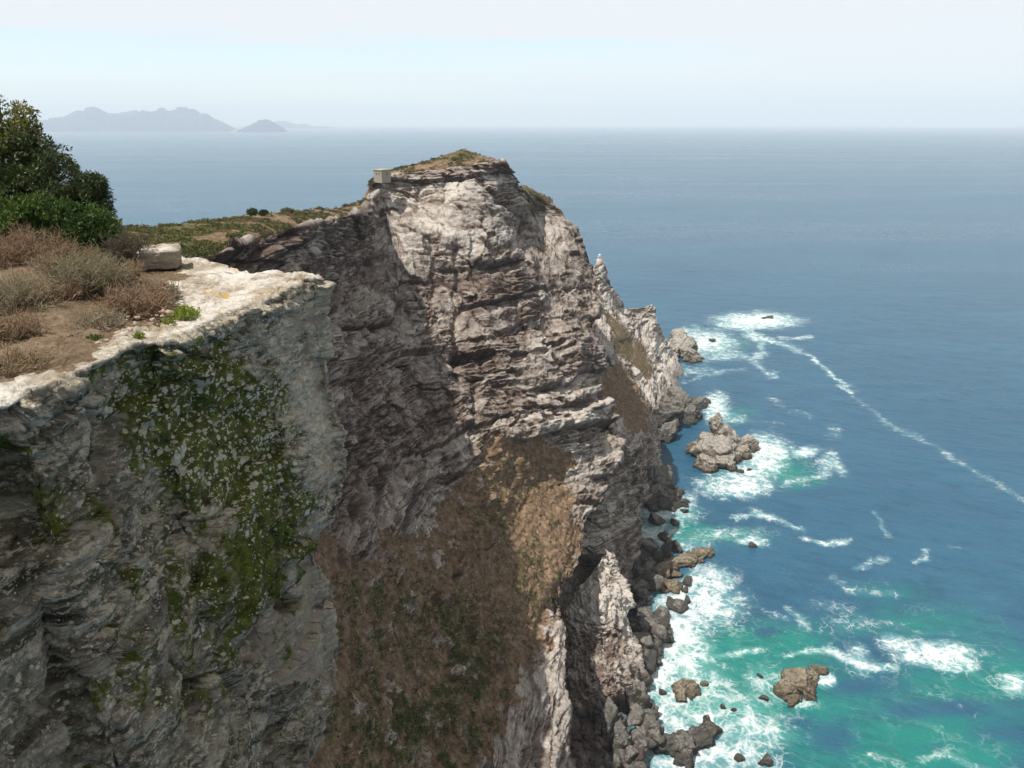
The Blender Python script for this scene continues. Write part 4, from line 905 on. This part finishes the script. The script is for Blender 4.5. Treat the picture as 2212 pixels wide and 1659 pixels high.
def foliage(lumps, n, size, seed, up=.3, aspect=2.2, holes=0.0, shell=.55, outw=.6):
    rs = np.random.RandomState(seed); vol = np.array([l[3] * l[4] * l[5] for l in lumps]) ** .75
    which = rs.choice(len(lumps), n, p=vol / vol.sum()); L = np.array(lumps)[which]
    v = rs.normal(size=(n, 3)); v /= np.linalg.norm(v, axis=1, keepdims=True)
    r = (1 - rs.rand(n, 1) ** 1.5 * shell)
    r = r * (1 + .28 * perlin(v * 2.2 + which[:, None] * 7.7))[:, None]
    C = L[:, :3] + v * r * L[:, 3:6]
    keep = perlin(C / (size * 7) + seed) > holes - .35
    C, v = C[keep], v[keep]
    V, Fq = leafquads(C, size, rs, up, aspect, v * outw)
    t = np.repeat(np.clip(rs.normal(.5, .22, len(C)) + .5 * perlin(C / (size * 12) + 3), 0, 1), 6)
    return V, Fq, t
def tubes(paths, r0, r1, k=4):
    """paths: list of (m,3) arrays -> tapering tubes, vertices and quads"""
    Vs, Fs, off = [], [], 0; ang = np.arange(k) * 2 * math.pi / k
    for pth, a, b in zip(paths, r0, r1):
        m = len(pth); tg = np.gradient(pth, axis=0); tg /= np.maximum(np.linalg.norm(tg, axis=1, keepdims=True), 1e-9)
        s = np.cross(tg, [0.31, 0.9, 0.3]); s /= np.maximum(np.linalg.norm(s, axis=1, keepdims=True), 1e-9); q = np.cross(tg, s)
        rad = np.linspace(a, b, m)[:, None, None]
        V = pth[:, None] + rad * (np.cos(ang)[None, :, None] * s[:, None] + np.sin(ang)[None, :, None] * q[:, None])
        i = np.arange(m * k).reshape(m, k); j = np.roll(i, -1, 1)
        Fs.append(np.stack([i[:-1], j[:-1], j[1:], i[1:]], -1).reshape(-1, 4) + off); Vs.append(V.reshape(-1, 3)); off += m * k
    return np.concatenate(Vs), np.concatenate(Fs)
def twigs(base, n, length, seed, rx=.3, spread=1.0, lift=.7, r0=.017, kids=4, wig=.35):
    """a tangle of bare forking twigs; returns tube paths and their tips"""
    rs = np.random.RandomState(seed); P_, R0, R1, tips = [], [], [], []
    def grow(p, d, L, r, lev):
        m = 6; pts = [p]; d = d / np.linalg.norm(d)
        for i in range(m):
            d = d + rs.normal(size=3) * wig * .5 + np.array([0, 0, .05]); d /= np.linalg.norm(d); pts.append(pts[-1] + d * L / m)
        pts = np.array(pts); P_.append(pts); R0.append(r); R1.append(r * .45)
        if lev > 0:
            for _ in range(kids):
                t = rs.randint(2, m + 1); grow(pts[t], d + rs.normal(size=3) * .75, L * rs.uniform(.4, .7), r * .6, lev - 1)
        else: tips.append(pts[-1])
    for i in range(n):
        a = rs.uniform(0, 2 * math.pi); q = np.array(base) + np.array([math.cos(a) * rx * rs.rand(), math.sin(a) * rx * rs.rand(), 0])
        grow(q, np.array([math.cos(a) * spread, math.sin(a) * spread, lift + rs.rand() * .5]), length * rs.uniform(.6, 1.15), r0, 2)
    return P_, R0, R1, np.array(tips)
M_BARK = plain('bark', (0.10, 0.075, 0.055), .9, .4, 12)
M_TWIG = plain('dry_twig', (0.25, 0.166, 0.106), .9, .45, 9)
M_TWIGG = plain('grey_twig', (0.23, 0.19, 0.125), .9, .45, 9)
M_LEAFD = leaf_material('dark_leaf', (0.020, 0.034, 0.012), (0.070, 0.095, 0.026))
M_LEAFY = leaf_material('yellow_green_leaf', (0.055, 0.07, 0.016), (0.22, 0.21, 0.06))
M_LEAFG = leaf_material('glossy_green_leaf', (0.022, 0.05, 0.010), (0.105, 0.165, 0.03), .55)
M_LEAFH = leaf_material('heath_leaf', (0.10, 0.105, 0.045), (0.26, 0.25, 0.12), .7)
M_SUCC = leaf_material('fresh_green_leaf', (0.12, 0.17, 0.02), (0.30, 0.36, 0.05), .5)
M_SCRUB = leaf_material('scrub_leaf', (0.06, 0.055, 0.022), (0.16, 0.14, 0.06), .8, .1)
def lp(px, py, d, rpx, ry=None, rd=None):   # an ellipsoidal leaf mass given on the survey
    p = at_d(px, py, d); m = mpp(p); rx = rpx * m; rz = (ry or rpx) * m
    return (*p, rx, (rd or rpx) * m, rz)
def plant(name, base, label, cat, group=None): return empty(name, base, label=label, cat=cat, group=group)
def part(name, root, V, Fq, mat, t=None):
    V = V - np.array(root.location)
    o = link(name, mesh(name, V, Fq, {'tint': t} if t is not None else None), mat, root, smooth=False); return o
def limbs(root, base, lumps, r=.09, mat=None, seed=1):
    rs = np.random.RandomState(seed); P_, A_, B_ = [], [], []
    for i, l in enumerate(lumps):
        e = np.array(l[:3]); mid = (np.array(base) + e) / 2 + rs.normal(size=3) * .15
        t = np.linspace(0, 1, 9)[:, None]; P_.append((1 - t) ** 2 * np.array(base) + 2 * t * (1 - t) * mid + t * t * e); A_.append(r); B_.append(r * .3)
        for k in range(5):
            d = rs.normal(size=3) * np.array(l[3:6]) * .33; P_.append(np.array([e * .75 + mid * .25, e + d * .5, e + d])); A_.append(r * .35); B_.append(r * .1)
    V, F_ = tubes(P_, A_, B_, 6); return V, F_

# tall dark tree on the left
lt = [lp(-60,330,26,90,95),lp(8,275,26,42,48),lp(55,258,25.6,22,22),lp(70,285,25.6,16,20),lp(30,305,25.6,46,32),lp(0,240,25.8,14,18),lp(-10,380,25.5,85,70),lp(50,385,25.2,70,60),lp(105,360,25.2,40,40),lp(140,378,25.0,24,24),lp(20,470,24.8,90,60),lp(90,440,24.5,66,56),lp(-70,460,25,100,90),lp(140,420,24.6,40,40)]
bt = ground(-10, 500); bt[2] = 225.9
t = plant('dark_tree', bt, 'tall dark evergreen tree at the left edge with yellow-green top coloured as if sunlit', 'tree')
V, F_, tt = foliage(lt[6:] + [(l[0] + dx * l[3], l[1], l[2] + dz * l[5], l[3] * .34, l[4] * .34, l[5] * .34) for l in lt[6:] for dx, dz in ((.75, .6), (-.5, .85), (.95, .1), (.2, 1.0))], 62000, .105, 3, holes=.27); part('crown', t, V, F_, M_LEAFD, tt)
V, F_, tt = foliage(lt[:6] + [(l[0] + dx * l[3], l[1], l[2] + dz * l[5], l[3] * .36, l[4] * .36, l[5] * .36) for l in lt[:6] for dx, dz in ((.8, .6), (-.4, .9), (1.0, .0))], 15000, .115, 4, holes=.28); part('sun_tinted_crown', t, V, F_, M_LEAFY, tt)  # yellow-green leaves paint sunlight onto the crown top
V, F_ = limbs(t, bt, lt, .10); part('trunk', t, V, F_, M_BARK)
# feathery dark shrub in front of it
lt = [lp(120,370,24.8,34,36),lp(232,470,24.0,16,30),lp(180,480,23.9,50,30),lp(148,395,24.6,26,30),lp(190,405,24.4,34,26),lp(215,430,24.4,22,26),lp(160,440,24.2,50,36),lp(215,462,24.2,22,26),lp(130,460,24.2,46,40),lp(205,395,24.4,20,16)]
bt = ground(150, 520); t = plant('feathery_shrub', bt, 'dark feathery shrub with drooping sprays right of the tall tree', 'shrub')
V, F_, tt = foliage(lt, 34000, .11, 5, up=-.1, aspect=4, holes=.12); part('foliage', t, V, F_, M_LEAFD, tt)
V, F_ = limbs(t, bt, lt, .05, seed=2); part('stem', t, V, F_, M_BARK)
# glossy green shrub
lt = [lp(20,500,23,60,50),lp(60,490,23,70,50),lp(262,520,21.9,20,26),lp(130,490,22.6,44,44),lp(150,525,22.3,48,36),lp(205,500,22.3,46,36),lp(235,515,22.2,32,32),lp(195,532,22,44,28),lp(90,520,22.6,60,36),lp(175,470,22.8,40,26),lp(248,528,22,20,22)]
bt = ground(150, 560); t = plant('glossy_shrub', bt, 'bright green glossy-leaved shrub behind the dry heath bushes', 'shrub')
V, F_, tt = foliage(lt + [(l[0] + dx * l[3], l[1] - .2, l[2] + dz * l[5], l[3] * .35, l[4] * .35, l[5] * .4) for l in lt for dx, dz in ((.6, .75), (-.5, .9), (.1, .55))], 26000, .125, 6, up=.9, aspect=2.6, holes=.24); part('foliage', t, V, F_, M_LEAFG, tt)
V, F_ = limbs(t, bt, lt, .05, seed=3); part('stem', t, V, F_, M_BARK)
def heath(name, px, py, w, h, n, seed, label, leaves=0, tmat=M_TWIG, lmat=M_LEAFH, spread=1.0, lift=.7, lsize=.035, kids=4):
    b = ground(px, py); m = mpp(b); t = plant(name, b, label, 'shrub')
    P_, a, c, tips = twigs(b, n, h * m * .60, seed, w * m * .55, spread, lift, kids=kids)
    V, F_ = tubes(P_, a, c, 3); part('twigs', t, V, F_, tmat)
    if leaves:
        rs = np.random.RandomState(seed); C = tips[rs.randint(len(tips), size=leaves)] + rs.normal(size=(leaves, 3)) * .03
        V, F_ = leafquads(C, lsize, rs, .8, 3); part('foliage', t, V, F_, lmat, np.repeat(rs.rand(leaves), 6))
    return t
heath('dead_shrub', 285, 585, 40, 84, 90, 11, 'dead dark-brown twiggy shrub between the glossy shrub and the rock block', 1200, M_BARK, M_LEAFD, .4, 1.0, .05)
heath('heath_shrub', 205, 640, 95, 84, 170, 12, 'pale grey-green heath shrub in the middle of the dry scrub', 9000, M_TWIGG, M_LEAFH, .55, 1.0)
heath('dry_shrub', 305, 668, 72, 70, 110, 13, 'bare brown shrub of curling twigs at the edge of the white slab', 300, M_TWIG, M_LEAFH, 1.1, .45)
heath('dry_shrub', 60, 580, 130, 80, 190, 14, 'dry reddish twig shrub at the left edge below the tall tree', 1500, M_TWIG, M_LEAFH, .5, 1.0)
heath('dry_shrub', 20, 680, 110, 84, 130, 15, 'greyish dry shrub at the left edge above the bare soil', 2500, M_TWIGG, M_LEAFH, .6, .9)
heath('dry_shrub', 110, 660, 80, 60, 100, 16, 'low brown dead shrub left of the grey-green heath shrub', 300, M_TWIG, M_LEAFH, .9, .6)
heath('dry_shrub', 20, 818, 80, 62, 80, 17, 'olive twiggy shrub at the left edge just above the rock rim', 2200, M_TWIG, M_LEAFH, .8, .6)
heath('dry_shrub', 225, 706, 60, 40, 60, 18, 'small tuft of pale dead twigs in front of the curling twig shrub', 0, M_TWIGG, M_LEAFH, 1.0, .5)
heath('dry_shrub', 165, 598, 90, 60, 110, 31, 'brown dry shrub under the glossy shrub, behind the grey-green heath shrub', 1500, M_TWIG, M_LEAFH, .7, .8)
heath('dry_shrub', 255, 618, 60, 56, 90, 32, 'brown twiggy shrub just left of the rock block foot', 800, M_TWIG, M_LEAFH, .8, .7)
heath('dry_shrub', 15, 745, 90, 64, 110, 33, 'dense brown shrub at the left edge between the bare soil and the olive shrub', 1500, M_TWIG, M_LEAFH, .7, .8)
heath('dry_shrub', 345, 640, 44, 40, 60, 34, 'small bare twig bush nearest the white slab, right of the curling twig shrub', 0, M_TWIGG, M_LEAFH, 1.0, .4)
def tuft(px, py, w, h, n, seed, label, mat=M_SUCC):
    b = ground(px, py); m = mpp(b); b2 = b + np.array([0, 0, h * m * .3])
    V, F_, tt = foliage([(*b2, w * m, w * m, h * m)], n, .05, seed, up=.9, aspect=1.8)
    t = plant('succulent', b, label, 'plant'); part('foliage', t, V, F_, mat, tt)
tuft(403, 682, 24, 15, 900, 21, 'bright green cushion plant on the slab edge, largest of the small plants')
tuft(364, 696, 11, 6, 250, 22, 'small green sprig between the brown twigs and the largest cushion plant')
tuft(205, 736, 13, 8, 250, 23, 'small dark green sprig on bare soil left of the rock rim', M_LEAFG)
tuft(300, 728, 8, 6, 120, 24, 'tiny yellow-green sprig by the rock rim')

def litter():
    rs = np.random.RandomState(12); P_, A_, B_ = [], [], []
    poly = [(-60,520),(300,590),(375,640),(420,670),(270,740),(130,800),(0,840),(-60,850)]
    def spot():
        while True:
            x, y = rs.uniform(-60, 420), rs.uniform(540, 850)
            if inpoly(np.array([x]), np.array([y]), poly)[0]: return ground(x, y)
    for i in range(900):
        p = spot(); a = rs.uniform(0, 6.3); L = rs.uniform(.08, .4); t = np.linspace(0, 1, 5)[:, None]
        d = np.array([math.cos(a), math.sin(a), 0]); b = np.array([-math.sin(a), math.cos(a), 0]) * rs.normal(0, .08)
        P_.append(p + d * L * t + b * np.sin(t * 3) + np.array([0, 0, 1]) * (.02 + rs.uniform(0, .08) * t)); A_.append(rs.uniform(.005, .012)); B_.append(.003)
    V, F_ = tubes(P_, A_, B_, 4); tag(link('twig_litter', mesh('twig_litter', V, F_), M_TWIG), kind='stuff')
    Vs, Fs, off = [], [], 0
    for i in range(420):
        p = spot(); X, Fc = lump(700 + i % 25, (1, .8, .6), rs.uniform(0, 6), 3, planes=10); r = .015 + .07 * rs.rand() ** 3
        Vs.append(X * r + p + [0, 0, r * .2]); Fs.append(Fc + off); off += len(X)
    tag(link('pebbles', mesh('pebbles', np.concatenate(Vs), np.concatenate(Fs)), plain('pebble_stone', (.34, .27, .21), .95, .4, 4)), kind='stuff')
litter()

# scrub on the crest and tufts on the slope: ground cover
def cover(name, pts, sizes, mat, seed, leaf, per, up=.5, flat=.6):
    rs = np.random.RandomState(seed); n = len(pts); C = np.repeat(pts, per, 0); S = np.repeat(sizes, per)[:, None]
    v = rs.normal(size=C.shape); v /= np.linalg.norm(v, axis=1, keepdims=True); v[:, 2] = np.abs(v[:, 2])
    C = C + v * S * np.array([1, 1, flat]) * rs.uniform(.5, 1, (len(C), 1))
    V, F_ = leafquads(C, 1.0, rs, up, 1.6, v)
    L = np.repeat(S * leaf, 6, 0); c6 = np.repeat(C, 6, 0); V = c6 + (V - c6) * L
    tt = np.repeat(np.clip(np.repeat(rs.rand(n), per) * .8 + rs.rand(len(C)) * .35 - .1, 0, 1), 6)
    return link(name, mesh(name, V, F_, {'tint': tt}), mat, smooth=False)
def crest_cover():
    o, P2, px, py, at = HEAD; rs = np.random.RandomState(3)
    sub = P2[NB:NCREST, :int(830 * Q)]; w = np.clip(at['veg'][NB:NCREST, :int(830 * Q)], 0, 1).ravel() ; q = sub.reshape(-1, 3); X = px[NB:NCREST, :int(830 * Q)].ravel(); Y = py[NB:NCREST, :int(830 * Q)].ravel()
    d = np.linalg.norm(q - [0, 0, H], axis=1); w = w * np.where((X > 1040), .25, 1) * sstep(fbm(q / 9, 3), -.25, .25) + 1e-6
    for mat, n, a, b, s, col in ((M_SCRUB, 2600, .35, .8, 1, 'scrub'), (M_LEAFD, 420, .5, 1.2, 2, 'dark_scrub'), (M_LEAFY, 1700, .4, 1.0, 3, 'green_scrub')):
        ww = w * (1 + 14 * np.exp(-ell(X, Y, 370, 505, 120, 40))) if col == 'green_scrub' else w
        idx = rs.choice(len(q), n, p=ww / ww.sum(), replace=False)
        tag(cover(col, q[idx] + rs.normal(size=(n, 3)) * [.3, .3, 0], rs.uniform(a, b, n), mat, s, .42, 26), kind='stuff')
    # slope
    sl_ = P2[NCREST:, :int(830 * Q)].reshape(-1, 3); v = (at['veg'] * (at['soil'] > .5))[NCREST:, :int(830 * Q)].ravel()
    yy = py[NCREST:, :int(830 * Q)].ravel(); xx = px[NCREST:, :int(830 * Q)].ravel()
    w = np.clip(v, 0.02, 1) * (at['soil'][NCREST:, :int(830 * Q)].ravel() > .4) * (yy < 1720) * sstep(fbm(sl_ / 6, 3), -.2, .3) + 0.0
    w = w * (np.linalg.norm(sl_, axis=1) > 0)
    for mat, n, nm, s in ((M_LEAFG, 3600, 'slope_grass', 5), (M_SCRUB, 2600, 'slope_scrub', 6), (M_SUCC, 500, 'bright_slope_grass', 7)):
        idx = rs.choice(len(sl_), n, p=w / w.sum(), replace=False)
        tag(cover(nm, sl_[idx], rs.uniform(.25, .95, n) ** 1.4, mat, s, .6, 12, up=1.2, flat=.8), kind='stuff')
crest_cover()
def crest_bushes():
    rs = np.random.RandomState(8)
    for (px, py, d, w, h) in [(857,366,392,9,8),(872,362,394,12,9),(895,358,400,8,6),(915,356,404,11,8),(930,352,409,9,7),(950,347,414,8,6),(965,343,416,7,6),(985,335,425,12,5),(1003,332,430,9,4)]:
        p = at_d(px, py + h * .55, d); m = mpp(p)
        t = plant('bush', p - np.array([0, 0, h * m]), 'rounded olive bush on the peak skyline right of the hut', 'bush', 'bushes on the peak skyline')
        V, F_, tt = foliage([(*p, w * m, w * m, h * m)], 900, .5, 40 + int(px), up=.4, aspect=1.8); part('foliage', t, V, F_, M_SCRUB if rs.rand() < .35 else M_LEAFD, tt)
    for (px, py, d, w, h) in [(545,458,208,10,7),(570,460,212,9,5),(620,455,236,12,5),(690,453,282,10,5),(748,446,325,8,5),(1128,420,440,16,14),(1150,424,450,18,12),(1172,436,458,14,10)]:
        p = at_d(px, py, d); m = mpp(p); gully = px > 1100
        t = plant('bush', p - np.array([0, 0, h * m]), 'green bush filling the gully head right of the peak' if gully else 'low bush along the ridge skyline left of the peak', 'bush', 'gully bushes' if gully else 'bushes on the low ridge')
        V, F_, tt = foliage([(*p, w * m, w * m, h * m)], 900, .4, 40 + int(px), up=.4, aspect=1.8); part('foliage', t, V, F_, M_LEAFD if px < 600 or gully else M_SCRUB, tt)
crest_bushes()

# ------------------------------------------------------------------ hut and lighthouse
def boxmesh(parts):
    bm = bmesh.new()
    for (x0, x1, y0, y1, z0, z1) in parts:
        g = bmesh.ops.create_cube(bm, size=1.0)['verts']
        for v in g: v.co = ((x0 + x1) / 2 + v.co.x * (x1 - x0), (y0 + y1) / 2 + v.co.y * (y1 - y0), (z0 + z1) / 2 + v.co.z * (z1 - z0))
    me = bpy.data.meshes.new('part'); bm.to_mesh(me); bm.free(); return me
M_CONC = plain('weathered_concrete', (0.30, 0.26, 0.215), .95, .25, 1.2)
M_ROOF = plain('yellowed_concrete', (0.42, 0.37, 0.20), .95, .2, 1.0)
M_VOID = plain('dark_opening', (0.02, 0.02, 0.02), .6, .1)
M_WHITE = plain('white_paint', (0.80, 0.79, 0.76), .6, .05)
M_TANW = plain('tan_wall', (0.50, 0.38, 0.28), .9, .15)
pb = at_d(826, 387, 372)
hut = empty('lookout_hut', pb, label='small flat-roofed concrete lookout hut on the cliff edge', cat='hut'); hut.rotation_euler = (0, 0, R(-40))
w_, d_, h_ = 5.8, 5.5, 4.2
# walls with real openings: front wall (towards -y... left face) has two slots, side wall one
front = [(-w_/2, w_/2, -d_/2, -d_/2+.3, -1.5, 2.0), (-w_/2, w_/2, -d_/2, -d_/2+.3, 2.9, h_), (-w_/2, -1.25, -d_/2, -d_/2+.3, 2.0, 2.9), (-.65, .65, -d_/2, -d_/2+.3, 2.0, 2.9), (1.25, w_/2, -d_/2, -d_/2+.3, 2.0, 2.9)]
side = [(w_/2-.3, w_/2, -d_/2+.3, d_/2, -1.5, 2.0), (w_/2-.3, w_/2, -d_/2+.3, d_/2, 2.9, h_), (w_/2-.3, w_/2, -d_/2+.3, .2, 2.0, 2.9), (w_/2-.3, w_/2, .9, d_/2, 2.0, 2.9)]
rest = [(-w_/2, -w_/2+.3, -d_/2+.3, d_/2, -1.2, h_), (-w_/2+.3, w_/2-.3, d_/2-.3, d_/2, -1.2, h_)]
link('wall', boxmesh(front + side + rest), M_CONC, hut, False)
link('roof', boxmesh([(-w_/2-.3, w_/2+.3, -d_/2-.3, d_/2+.3, h_, h_+.35)]), M_ROOF, hut, False)
for b in ((-1.25, -.65, -d_/2+.2, -d_/2+.26, 2.0, 2.9), (.65, 1.25, -d_/2+.2, -d_/2+.26, 2.0, 2.9)): link('window', boxmesh([b]), M_VOID, hut, False)
link('window', boxmesh([(w_/2-.26, w_/2-.2, .2, .9, 2.0, 2.9)]), M_VOID, hut, False)
def lathe(prof, n=24):
    pr = np.array(prof, float); a = np.arange(n) * 2 * math.pi / n
    V = np.stack([pr[:, 0][:, None] * np.cos(a), pr[:, 0][:, None] * np.sin(a), pr[:, 1][:, None] * np.ones(n)], -1)
    i = np.arange(len(pr) * n).reshape(len(pr), n); j = np.roll(i, -1, 1)
    return V.reshape(-1, 3), np.stack([i[:-1], j[:-1], j[1:], i[1:]], -1).reshape(-1, 4)
pb = at_d(1295, 562, 690)
lh = empty('lighthouse', pb, label='small white lighthouse on top of the far rock pinnacle', cat='lighthouse')
for nm, prof, mt in (('base_wall', [(2.7,-3),(2.7,1.1),(2.4,1.1),(2.4,.6),(0,.6)], M_TANW), ('tower', [(1.5,.5),(1.35,3.2),(1.75,3.25),(1.75,3.45),(1.1,3.45)], M_WHITE), ('lantern', [(1.05,3.45),(1.05,4.5)], M_VOID), ('dome', [(1.25,4.5),(1.2,4.65),(.8,5.2),(.2,5.5),(.05,6.0),(0,6.0)], M_WHITE)):
    V, F_ = lathe(prof); link(nm, mesh(nm, V, F_), mt, lh)

# ------------------------------------------------------------------ mountains across the bay
M_MTN = plain('far_mountain', (0.03, 0.05, 0.10), .95, .45, .0009)  # blue of the distant haze mixed into the mountain colour
def mountains(name, prof, d, depth, seed):
    pr = curve(prof, 500); top = at_d(pr[:, 0], pr[:, 1], d); nv = 90
    v = np.linspace(-1, 1, nv)[:, None]
    h = np.maximum(top[None, :, 2] * (1 + .10 * fbm(np.stack([top[:, 0] / 700, 0 * top[:, 0] + seed, 0 * top[:, 0]], -1), 4, .6, ridge=True) + .08 * fbm(np.stack([top[:, 0] / 330, 0 * top[:, 0] + seed + 5, 0 * top[:, 0]], -1), 4, .65, ridge=True) - .075)[None], 0); x = top[None, :, 0] * (1 + v * depth / d * .9); y = d + v * depth + 0 * h
    rdg = fbm(np.stack([x / 1500, y / 1500, 0 * x + seed], -1), 5, .5, ridge=True) ** 1
    k = np.clip(1 - np.abs(v) ** 1.1, 0, 1)
    z = h * k * .84 + h * k * (1 - k) * (rdg - .5) * 1.1 - 3 * (1 - k)
    P = np.stack([x, y, z], -1)
    tag(link(name, mesh(name, P, gridfaces(nv, 500)), M_MTN), kind='structure')
mountains('mountain_range', [(-120,262),(-40,255),(60,254),(90,258),(120,255),(150,250),(178,240),(198,234),(215,238),(232,245),(245,247),(262,244),(285,242),(310,239),(332,239),(349,236),(362,241),(378,241),(393,236),(408,236),(425,240),(445,247),(462,256),(480,264),(495,272),(505,279)], 26000, 4500, 3)
mountains('mountain_spur', [(430,279),(450,262),(468,258),(480,264),(497,272),(505,279)], 31000, 2500, 9)
mountains('island_hill', [(515,280),(535,273),(552,266),(566,259),(574,257),(582,258),(590,262),(600,269),(612,277),(616,280)], 22000, 1600, 5)
mountains('distant_hills', [(560,273),(600,262),(615,261),(628,266),(645,269),(660,267),(672,272),(700,274),(720,275)], 36000, 3000, 7)

# ------------------------------------------------------------------ air
m, n = material('haze_air')
pv = n.n('ShaderNodeVolumePrincipled', {'Color': (0.84, 0.92, 1.0, 1), 'Density': 5.0e-5, 'Anisotropy': 0.0})
n.n('ShaderNodeOutputMaterial', {1: pv.outputs[0]})
hz = link('haze', boxmesh([(-66000, 66000, -66000, 66000, -13, 1300)]), m, None, False)
tag(hz, kind='stuff')
